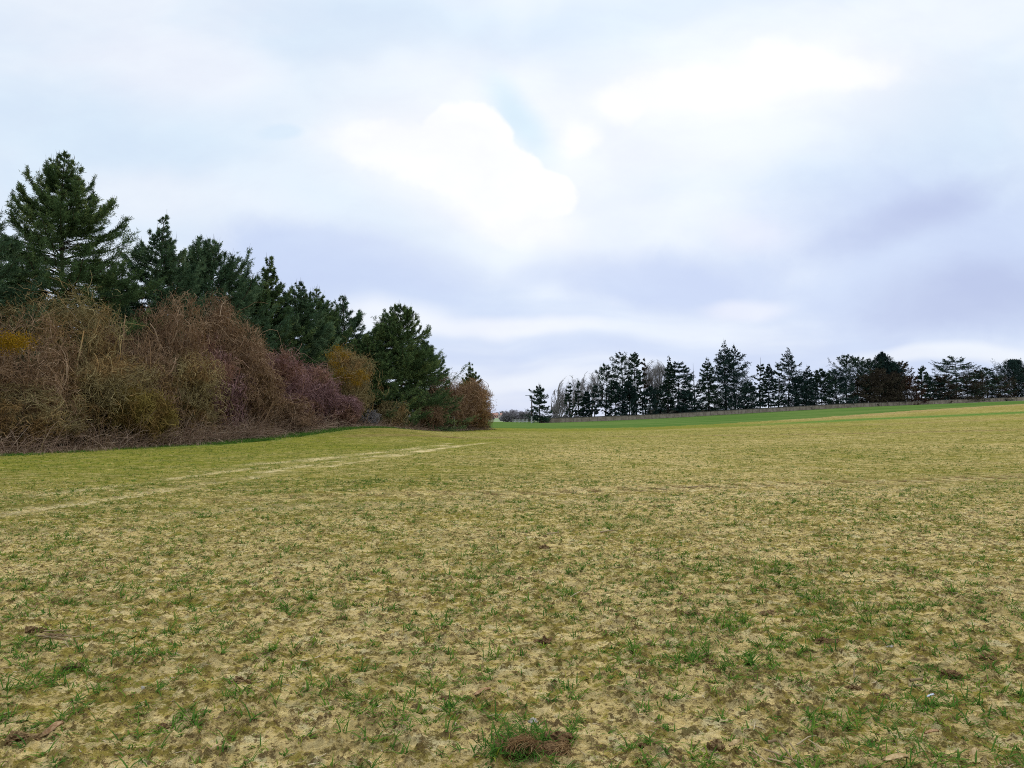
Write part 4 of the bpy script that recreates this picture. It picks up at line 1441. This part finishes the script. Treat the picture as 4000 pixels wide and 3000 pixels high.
BARE = [
    (S5, 420, 485, 125, 10, 'twig_grey', dict(fork=0.12, spread=0.9, dense=1.4), 'pale round headed bare tree, lowest of the three behind the conifers'),
    (S5, 330, 600, 90, 9, 'twig_grey', dict(fork=0.10, spread=1.0, lean=-0.01, dense=1.3), 'low bare tree spreading toward the lone spruce, first of the pale ones'),
    (S5, 605, 448, 108, 10, 'twig_grey', dict(fork=0.15, spread=0.78, dense=1.3), 'second round headed bare tree, between thin conifers'),
    (S5, 1190, 346, 125, 10, 'twig_grey', dict(fork=0.18, spread=0.5, n0=14), 'tall bare tree with fine upright twigs between dark spires'),
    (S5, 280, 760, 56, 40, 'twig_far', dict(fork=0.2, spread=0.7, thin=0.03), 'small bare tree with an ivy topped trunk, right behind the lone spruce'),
    (S5, 990, 560, 80, 10, 'twig_grey', dict(fork=0.15, spread=0.6, dense=0.7), 'lower bare tree seen between the wispy pine and the pointed spruce'),
]


def build_bare_trees():
    for i, (mp, zx, zt, hw, back, mat, kw, label) in enumerate(BARE):
        X, top = mp(zx, zt)
        x, y = wall_depth(X, back)
        _, H = at(X, y, top)
        W = hw / 2.328 * 0.256 / FPX * y
        w, t = bare_tree(1500 + i, H, W, **kw)
        o = thing('bare_tree', label, 'tree', (x, y, float(terrain(x, y)) - 0.1), 'leafless trees behind the far wall')
        link('trunk', mesh_from('trunk', w, mat), o)
        link('crown', mesh_from('crown', t, mat), o)
        if 'ivy' in label:
            rng = np.random.default_rng(4)
            link('ivy', mesh_from('ivy', [leaf_cluster(rng, (0, -0.3, H * 0.62), (1.6, 1.0, 1.4), 220, 0.4)], 'needle_rust'), o)


build_bare_trees()


# ------------------------------------------------------------------ far away: hedgerow, fence, village
def build_distance():
    # bare bushes beyond the field end
    spots = [(1096, 888, 255), (1112, 884, 262), (1128, 885, 258), (1143, 890, 250), (1085, 899, 300), (1066, 901, 520), (1057, 897, 560), (1048, 893, 480),
             (1200, 893, 262), (1222, 896, 270), (1245, 896, 266)]
    labs = ['purple grey bare bush at the left end of the distant clump', 'tallest purple grey bare bush of the distant clump', 'purple grey bare bush behind the white picket fence',
            'purple grey bare bush close beside the utility pole', 'small hazy bush left of the distant clump', 'grey bush in front of the pale houses',
            'grey bush left of the pink house', 'far grey bush touching the end of the hedge', 'bluish bare bush right of the lone spruce',
            'bluish bare bush behind the start of the wall', 'bluish bare bush under the first low bare tree']
    for i, ((X, top, y), lab) in enumerate(zip(spots, labs)):
        x, h = at(X, y, top)
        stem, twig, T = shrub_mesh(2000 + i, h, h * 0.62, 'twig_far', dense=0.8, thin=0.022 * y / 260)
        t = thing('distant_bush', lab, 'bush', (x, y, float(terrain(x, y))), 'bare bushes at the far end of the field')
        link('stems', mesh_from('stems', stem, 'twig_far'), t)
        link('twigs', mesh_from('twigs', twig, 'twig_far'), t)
    # picket fence
    y = 238.0
    x0, x1 = at(1107, y), at(1141, y)
    z = float(terrain(x0, y))
    t = thing('picket_fence', 'short pale picket fence in front of the distant bushes', 'fence', (x0, y, z))
    L = x1 - x0
    pk = [box((q, 0, 0.5), (0.10, 0.03, 1.0)) for q in np.arange(0.15, L, 0.42)]
    link('pickets', mesh_from('pickets', pk, 'white_paint', False), t)
    link('rail', mesh_from('rail', [box((L / 2, 0.045, 0.75), (L, 0.05, 0.09)), box((L / 2, 0.045, 0.3), (L, 0.05, 0.09))], 'white_paint', False), t)
    for q in np.linspace(0, L, 5):
        link('post', mesh_from('post', [box((q, 0.13, 0.6), (0.12, 0.12, 1.3))], 'weathered_post', False), t)
    # village
    def house(X, y, w, d, eave, ridge, wall, roof, label, rz=0.0, nwin=3):
        x = at(X, y)
        t = thing('house', label, 'house', (x, y, float(terrain(x, y))), 'houses of the distant village')
        t.rotation_euler = (0, 0, rz)
        link('wall', mesh_from('wall', [box((0, 0, eave / 2), (w, d, eave))], wall, False), t)
        o = 0.35
        e = eave + 0.01
        v = np.array([[-w / 2 - o, -d / 2 - o, e], [w / 2 + o, -d / 2 - o, e], [w / 2 + o, d / 2 + o, e], [-w / 2 - o, d / 2 + o, e], [-w / 2 - o, 0, ridge], [w / 2 + o, 0, ridge]])
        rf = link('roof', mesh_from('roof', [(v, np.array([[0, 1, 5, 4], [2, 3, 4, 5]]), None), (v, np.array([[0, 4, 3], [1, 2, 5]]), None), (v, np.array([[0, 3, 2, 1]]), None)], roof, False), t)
        link('chimney', mesh_from('chimney', [box((w * 0.3, 0, ridge + 0.25), (0.7, 0.7, 1.3))], 'render_pink', False), rf)
        for k in range(nwin):
            q = -w / 2 + w * (k + 0.5) / nwin
            link('window', mesh_from('window', [box((q, -d / 2 - 0.03, eave * 0.55), (1.1, 0.08, 1.3))], 'dark_glass', False), t)
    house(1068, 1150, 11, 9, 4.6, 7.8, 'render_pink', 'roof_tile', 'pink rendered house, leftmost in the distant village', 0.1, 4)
    house(1077, 1190, 9, 8, 4.0, 6.8, 'render_cream', 'roof_slate', 'cream house with a grey roof in the middle of the distant village', -0.2)
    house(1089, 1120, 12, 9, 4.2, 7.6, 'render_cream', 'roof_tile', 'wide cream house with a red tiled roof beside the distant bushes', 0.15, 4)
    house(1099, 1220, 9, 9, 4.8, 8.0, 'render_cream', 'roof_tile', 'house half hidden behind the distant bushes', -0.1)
    # round crowned trees between the houses
    for i, (X, top, y, lab) in enumerate([(1061, 892, 1100, 'grey bare tree left of the pink house'), (1074, 890, 1240, 'bare tree behind the pink house'), (1084, 887, 1260, 'tallest bare tree behind the village roofs'),
                                          (1097, 890, 1230, 'bare tree right of the red roofed house'), (1056, 893, 1150, 'low bare tree where the hedge hides the village')]):
        x, H = at(X, y, top)
        w, tw = bare_tree(2200 + i, H, H * 0.55, fork=0.2, spread=0.7, thin=0.10, dense=0.8)
        o = thing('village_tree', lab, 'tree', (x, y, float(terrain(x, y))), 'bare trees of the distant village')
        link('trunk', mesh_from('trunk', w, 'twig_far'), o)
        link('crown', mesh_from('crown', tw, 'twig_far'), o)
    # low farm shed glimpsed under the crowns
    X, _ = S5(1520, 820)
    x, y = wall_depth(X, 70)
    t = thing('farm_shed', 'long low shed with a grey blue roof glimpsed under the far trees', 'shed', (x, y, float(terrain(x, y))))
    t.rotation_euler = (0, 0, WANG)
    link('wall', mesh_from('wall', [box((0, 0, 0.9), (34, 12, 1.8))], 'coping_dark', False), t)
    v = np.array([[-17.5, -6.5, 1.81], [17.5, -6.5, 1.81], [17.5, 6.5, 1.81], [-17.5, 6.5, 1.81], [-17.5, 0, 2.9], [17.5, 0, 2.9]])
    link('roof', mesh_from('roof', [(v, np.array([[0, 1, 5, 4], [2, 3, 4, 5], [0, 3, 2, 1]]), None), (v, np.array([[0, 4, 3], [1, 2, 5]]), None)], 'roof_slate', False), t)


build_distance()


# ------------------------------------------------------------------ odd things lying on the field
def lump(rng, r, sq=(1, 1, 0.7), rough=0.25, n=3):
    """an irregular lump as a noisy sphere"""
    nu, nv = 15, 9
    th = np.linspace(0, 2 * np.pi, nu, endpoint=False)
    ph = np.linspace(0.02, np.pi - 0.02, nv)
    T, Ph = np.meshgrid(th, ph, indexing='ij')
    D = np.stack([np.cos(T) * np.sin(Ph), np.sin(T) * np.sin(Ph), np.cos(Ph)], -1)
    f = np.ones(T.shape)
    for k in range(14):
        q = rng.normal(size=3) * (1.5 + 0.7 * k)
        f += rough / (1 + 0.35 * k) * np.sin(D @ q + rng.uniform(0, 6)) * 0.6
    V = D * f[..., None] * r * np.array(sq)
    idx = np.arange(nu * nv).reshape(nu, nv)
    a, b = idx, np.roll(idx, -1, 0)
    F = np.stack([a[:, :-1], b[:, :-1], b[:, 1:], a[:, 1:]], -1).reshape(-1, 4)
    return (V.reshape(-1, 3), F, None)


def spot(sx, sy):
    """ground point at source pixel (4000 x 3000)"""
    x, y = hit(sx * 0.553, sy * 0.553)
    return x, y, float(ground_z(np.array([x]), np.array([y]))[0])


def curved_plate(L, W, curl, rng, th=0.003, nx=8):
    """a curled dead leaf or husk with thickness"""
    s = np.linspace(-0.5, 0.5, nx)
    w = W * np.sqrt(np.clip(1 - (2 * s) ** 2, 0.03, 1)) * rng.uniform(0.85, 1.15, nx)
    up, lo = [], []
    for j, q in enumerate((-0.5, 0, 0.5)):
        z = curl * (4 * q * q) * W + 0.18 * L * np.sin(s * 3.0 + 0.5) * 0.6
        P = np.stack([s * L, q * w, z + 0.02 * W * rng.normal(size=nx)], -1)
        up.append(P + np.array([0, 0, th]))
        lo.append(P)
    V = np.concatenate([np.array(up).reshape(-1, 3), np.array(lo).reshape(-1, 3)])
    I = np.arange(6 * nx).reshape(2, 3, nx)
    fs = []
    for (A, flip) in ((I[0], False), (I[1], True)):
        q = np.stack([A[:-1, :-1], A[:-1, 1:], A[1:, 1:], A[1:, :-1]], -1).reshape(-1, 4)
        fs.append(q[:, ::-1] if flip else q)
    for row in (0, 2):
        fs.append(np.stack([I[0, row, :-1], I[0, row, 1:], I[1, row, 1:], I[1, row, :-1]], -1))
    for c in (0, nx - 1):
        fs.append(np.stack([I[0, :-1, c], I[0, 1:, c], I[1, 1:, c], I[1, :-1, c]], -1))
    return (V, np.concatenate(fs), None)


def shift(part, off, rz=0.0, tilt=0.0):
    v, f, a = part
    v = np.array(v)
    if tilt:
        c, s = math.cos(tilt), math.sin(tilt)
        v = np.stack([v[:, 0] * c - v[:, 2] * s, v[:, 1], v[:, 0] * s + v[:, 2] * c], -1)
    if rz:
        c, s = math.cos(rz), math.sin(rz)
        v = np.stack([v[:, 0] * c - v[:, 1] * s, v[:, 0] * s + v[:, 1] * c, v[:, 2]], -1)
    return (v + np.array(off), f, a)


def stalk(rng, p0, p1, r0, r1, val=0.6, sides=6):
    r0, r1, val = r0 * 0.62, r1 * 0.55, val * 0.75
    P = np.linspace(np.array(p0, float), np.array(p1, float), 5)
    P[1:4] += 0.01 * rng.normal(size=(3, 3)) * np.linalg.norm(P[-1] - P[0])
    return tubes(P[None], np.linspace(r0, r1, 5)[None], sides, rng, [val])


def single(name, label, cat, loc, parts, mat, group=None, smooth=True):
    o = link(name, mesh_from(name, parts, mat, smooth), None, loc)
    return tag(o, label, cat, group)


def build_litter():
    rng = np.random.default_rng(90)

    def crumbs(r, n):
        out = []
        for k in range(n):
            a, d = rng.uniform(0, 6.28), r * 1.15 * math.sqrt(rng.uniform(0, 1))
            q = r * rng.uniform(0.22, 0.62)
            out.append(shift(lump(rng, q, (rng.uniform(0.9, 1.5), 1.0, rng.uniform(0.55, 0.9)), 0.6), (1.3 * d * math.cos(a), d * math.sin(a), q * 0.2 + 0.25 * max(0, r - d))))
        return out
    # dry bundled maize stump at the left
    x, y, z = spot(215, 2498)
    ps = []
    for k in range(16):
        a = rng.normal(0, 0.16)
        q = rng.uniform(-0.045, 0.045)
        ps.append(stalk(rng, (-0.12 + rng.uniform(0, 0.07), q * 1.1, rng.uniform(0, 0.05)), (0.09 + rng.uniform(-0.06, 0.06), q * 1.3 + a * 0.25, rng.uniform(0, 0.055)), rng.uniform(0.004, 0.010), rng.uniform(0.002, 0.006), rng.uniform(0.2, 0.9)))
    for k in range(5):
        ps.append(stalk(rng, (0.10, rng.uniform(-0.04, 0.04), 0.02), (0.10 + rng.uniform(0.03, 0.14), rng.uniform(-0.12, 0.10), rng.uniform(0.0, 0.06)), 0.005, 0.002, rng.uniform(0.5, 1)))
    single('dry_stump', 'bundle of dry split straw stalks lying on the soil at the left', 'dry stalks', (x, y, z), ps, 'straw')
    # uprooted clump with orange fibres at the bottom
    x, y, z = spot(2075, 2950)
    t = thing('root_clump', 'uprooted dark clump with curly orange roots and fresh grass, bottom centre', 'root clump', (x, y, z))
    ps = [shift(p_, o_) for (r_, n_, o_) in ((0.055, 16, (-0.03, 0.01, 0)), (0.045, 14, (0.09, 0.02, 0)), (0.045, 10, (0.14, 0.14, 0)), (0.04, 8, (-0.13, 0.07, 0))) for p_ in crumbs(r_, n_)]
    link('soil_ball', mesh_from('soil_ball', ps, 'clod_red', False), t)
    n = 170
    a = rng.uniform(-0.2, 3.3, n)
    b = np.stack([-0.04 + 0.06 * np.cos(a), 0.03 * rng.normal(size=n), 0.02 + 0.045 * np.sin(a)], -1)
    d = nrm(np.stack([-np.sin(a) * 0.9, rng.normal(-0.2, 0.5, n), np.cos(a) * 0.5], -1))
    pts, p = [b], b
    for k in range(5):
        p = p + d * 0.018
        pts.append(p)
        d = nrm(d + np.array([0.1, -0.1, -0.22]) + 0.3 * rng.normal(size=d.shape))
    P1 = np.stack(pts, 1)
    P2 = P1[:70] * np.array([0.8, 1, 1.0]) + np.array([0.17, -0.01, -0.03])
    link('roots', mesh_from('roots', [tubes(P1, np.full((n, 6), 0.0012), 3, rng, rng.uniform(0, 1, n)), tubes(P2, np.full((70, 6), 0.0012), 3, rng, rng.uniform(0.3, 1, 70))], 'orange_fibre'), t)
    q = 90
    bx, by = np.concatenate([rng.normal(-0.03, 0.09, q), rng.normal(-0.15, 0.03, 8)]), np.concatenate([rng.normal(0.07, 0.09, q), rng.normal(-0.01, 0.03, 8)])
    link('grass_tuft', mesh_from('grass_tuft', [blades(bx, by, 0 * bx + 0.01, 7, rng.uniform(0.05, 0.11, q + 8), np.full(q + 8, 0.006), 0.9, 4, rng, np.clip(rng.normal(0.12, 0.1, q + 8), 0, 1))], 'seedling'), t)
    # stones
    for (sx, sy, r, sq, lab) in ((2080, 2826, 0.035, (1.4, 0.9, 0.8), 'pale flint just above the uprooted root clump'),
                                 (558, 2698, 0.020, (1.0, 0.8, 1.2), 'small white flint beside a dark hole in the soil, left foreground'),
                                 (3480, 2543, 0.030, (1.3, 0.9, 0.7), 'tan rounded stone with a dark underside, right foreground'),
                                 (480, 2378, 0.018, (1.2, 0.9, 0.8), 'small pale pebble beyond the bundle of dry stalks'),
                                 (3040, 2800, 0.012, (1.2, 0.9, 0.8), 'tiny cream pebble in the right foreground'),):
        x, y, z = spot(sx, sy)
        single('flint_stone', lab, 'stone', (x, y, z + r * 0.1), [lump(rng, r * 0.55, sq, 0.35)], 'flint', 'stones lying on the field')
    x, y, z = spot(3636, 2724)
    single('foil_scrap', 'shiny white scrap of litter lying on the soil at the right', 'litter', (x, y, z + 0.012), [shift(curved_plate(0.045, 0.024, 0.35, rng), (0, 0, -0.006), -0.4, 0.3)], 'foil')
    # dead leaves and husks
    for (sx, sy, L, W, rz, tl, mat, lab) in ((1884, 2730, 0.10, 0.05, 0.1, 0.15, 'dead_leaf', 'flat reddish brown flake of bark in the centre foreground'),
                                             (3500, 2985, 0.11, 0.05, -0.3, 0.1, 'pale_leaf', 'curled cream coloured husk at the bottom right'),
                                             (3640, 2880, 0.07, 0.03, -0.3, 0.1, 'dead_leaf', 'small orange brown leaf near the cracked crust, bottom right'),
                                             (205, 2880, 0.11, 0.06, 0.7, 0.3, 'dead_leaf', 'upturned brown leaf at the lower left'),
                                             (830, 2955, 0.09, 0.02, 0.6, 0.1, 'pale_leaf', 'thin pale sliver of husk at the bottom, left of centre'),
                                             (3805, 2955, 0.07, 0.025, 0.5, 0.2, 'pale_leaf', 'pale bent sliver of husk near the bottom right corner'),
                                             (2870, 2940, 0.06, 0.035, 0.2, 0.15, 'pale_leaf', 'pale brown husk right of the uprooted clump')):
        x, y, z = spot(sx, sy)
        single('dead_leaf', lab, 'dead leaf', (x, y, z + 0.012), [shift(curved_plate(L, W, 0.22, rng), (0, 0, 0.004), rz, tl)], mat, 'dead leaves lying on the field')
    # stalk pieces
    def pieces(sx, sy, segs, lab, grp='broken stalks on the field'):
        x, y, z = spot(sx, sy)
        single('broken_stalk', lab, 'stalk', (x, y, z + 0.012), [stalk(rng, a, b, r0, r1, v) for (a, b, r0, r1, v) in segs], 'straw', grp)
    pieces(3155, 2918, [((-0.06, -0.02, 0), (0.012, 0.02, 0.02), 0.007, 0.006, 0.85), ((0.012, 0.02, 0.02), (0.055, 0.03, 0.022), 0.006, 0.004, 0.9), ((0.008, 0.012, 0.01), (0.05, -0.10, 0.0), 0.006, 0.004, 0.8)], 'bent pale stalk in the bottom right, broken into an L')
    pieces(3040, 2975, [((-0.06, 0.02, 0.03), (0.09, -0.06, 0.0), 0.008, 0.006, 0.5), ((-0.05, -0.01, 0.0), (0.0, -0.1, 0.02), 0.008, 0.004, 0.8), ((0.02, 0.05, 0.06), (0.05, -0.06, 0.01), 0.008, 0.006, 0.4), ((-0.11, 0.02, 0.02), (-0.07, -0.08, 0.01), 0.007, 0.004, 0.75), ((0.07, 0.04, 0.05), (0.10, -0.05, 0.0), 0.006, 0.004, 0.7), ((-0.03, 0.05, 0.05), (0.01, 0.05, 0.06), 0.013, 0.012, 0.3)], 'heap of grey tan stalk ends at the bottom edge, right of centre')
    pieces(3336, 2662, [((0, 0, -0.01), (0.004, 0, 0.055), 0.008, 0.007, 0.8)], 'short upright pale stub in the right foreground')
    pieces(2498, 2665, [((0, 0, -0.01), (0.0, 0, 0.065), 0.009, 0.008, 0.1)], 'short upright brown stub right of centre')
    pieces(2160, 2095, [((-0.08, 0, 0.0), (0.08, 0.03, 0.02), 0.018, 0.014, 0.8)], 'pale stalk piece lying in mid field, left of a similar one')
    pieces(2368, 2084, [((-0.08, 0, 0.0), (0.08, 0.03, 0.02), 0.018, 0.014, 0.8), ((0.07, 0.03, 0.01), (0.18, 0.08, 0.02), 0.012, 0.008, 0.2)], 'pale stalk piece with a dark root end in mid field')
    pieces(2722, 1906, [((-0.2, 0, 0.0), (0.16, 0.06, 0.03), 0.024, 0.016, 0.6), ((0.1, 0.0, 0.0), (0.35, -0.05, 0.02), 0.02, 0.015, 0.1)], 'longer pale stalk lying across the tyre marked furrow')
    pieces(2895, 2855, [((-0.04, 0, 0), (0.05, 0.0, 0.004), 0.0035, 0.003, 0.9)], 'thin straw lying flat left of the bent stalk')
    pieces(3575, 2680, [((-0.03, 0, 0.02), (0.05, 0.01, 0.03), 0.016, 0.012, 0.35), ((-0.05, -0.02, 0.0), (0.03, -0.03, 0.005), 0.008, 0.006, 0.9)], 'stump of an old stalk above the shiny scrap')
    # clods
    grp = 'loose brown clods on the field'
    for (sx, sy, r0_, mat, lab) in ((2124, 2518, 0.050, 'clod_red', 'reddish clod with grass beside it, centre of the foreground'),
                                  (3232, 2512, 0.060, 'clod_red', 'big rounded reddish clod in the right foreground'),
                                  (3720, 2640, 0.050, 'clod_red', 'red brown clod far right, beside upright blades'),
                                  (3340, 2695, 0.035, 'clod_brown', 'dark clod just below the upright pale stub'),
                                  (3450, 2725, 0.030, 'clod_brown', 'dark hollowed clod left of the shiny scrap'),
                                  (1745, 2732, 0.035, 'clod_brown', 'dark clod left of the flat bark flake'),
                                  (2770, 2595, 0.050, 'clod_brown', 'brown clod in front of sparse grass, right of centre'),
                                  (2720, 2408, 0.060, 'clod_brown', 'wide low brown clod halfway right in the foreground'),
                                  (945, 2665, 0.050, 'clod_brown', 'dark clod with a tuft below it, left of centre'),
                                  (640, 2845, 0.030, 'clod_red', 'small red clod near the bottom left'),
                                  (280, 2612, 0.045, 'clod_brown', 'brown clod below the bundle of dry stalks'),
                                  (60, 2905, 0.070, 'clod_brown', 'large brown clod at the bottom left corner'),
                                  (2515, 2920, 0.025, 'clod_brown', 'small dark upright clod right of the uprooted clump'),
                                  (2800, 2930, 0.040, 'clod_brown', 'grey brown clod with a pale husk near it, bottom right of centre'),
                                  (3850, 2580, 0.050, 'clod_brown', 'brown clod at the far right edge of the foreground'),
                                  (3000, 2395, 0.050, 'clod_brown', 'dull brown clod beyond the big rounded reddish one'),
                                  (130, 2478, 0.060, 'clod_brown', 'flat brown clod left of the bundle of dry stalks'),
                                  (2125, 2150, 0.060, 'clod_brown', 'dark clod in mid field beside the pale stalk piece')):
        r = r0_ * 0.72
        x, y, z = spot(sx, sy)
        single('soil_clod', lab, 'clod', (x, y, z + r * 0.06), crumbs(r, 9), mat, grp, False)
    # old fence post in front of the hedge end
    x, y = hedge_at(982, -0.3)
    single('fence_post', 'dark wooden stake standing in front of the brown end of the hedge', 'post', (x, y, float(terrain(x, y)) - 0.1), [tubes(np.array([[[0, 0, 0], [-0.03, 0, 0.8], [-0.06, 0, 1.75], [-0.06, 0, 1.751]]]), np.array([[0.09, 0.085, 0.08, 0.005]]), 7, rng)], 'weathered_post')


build_litter()
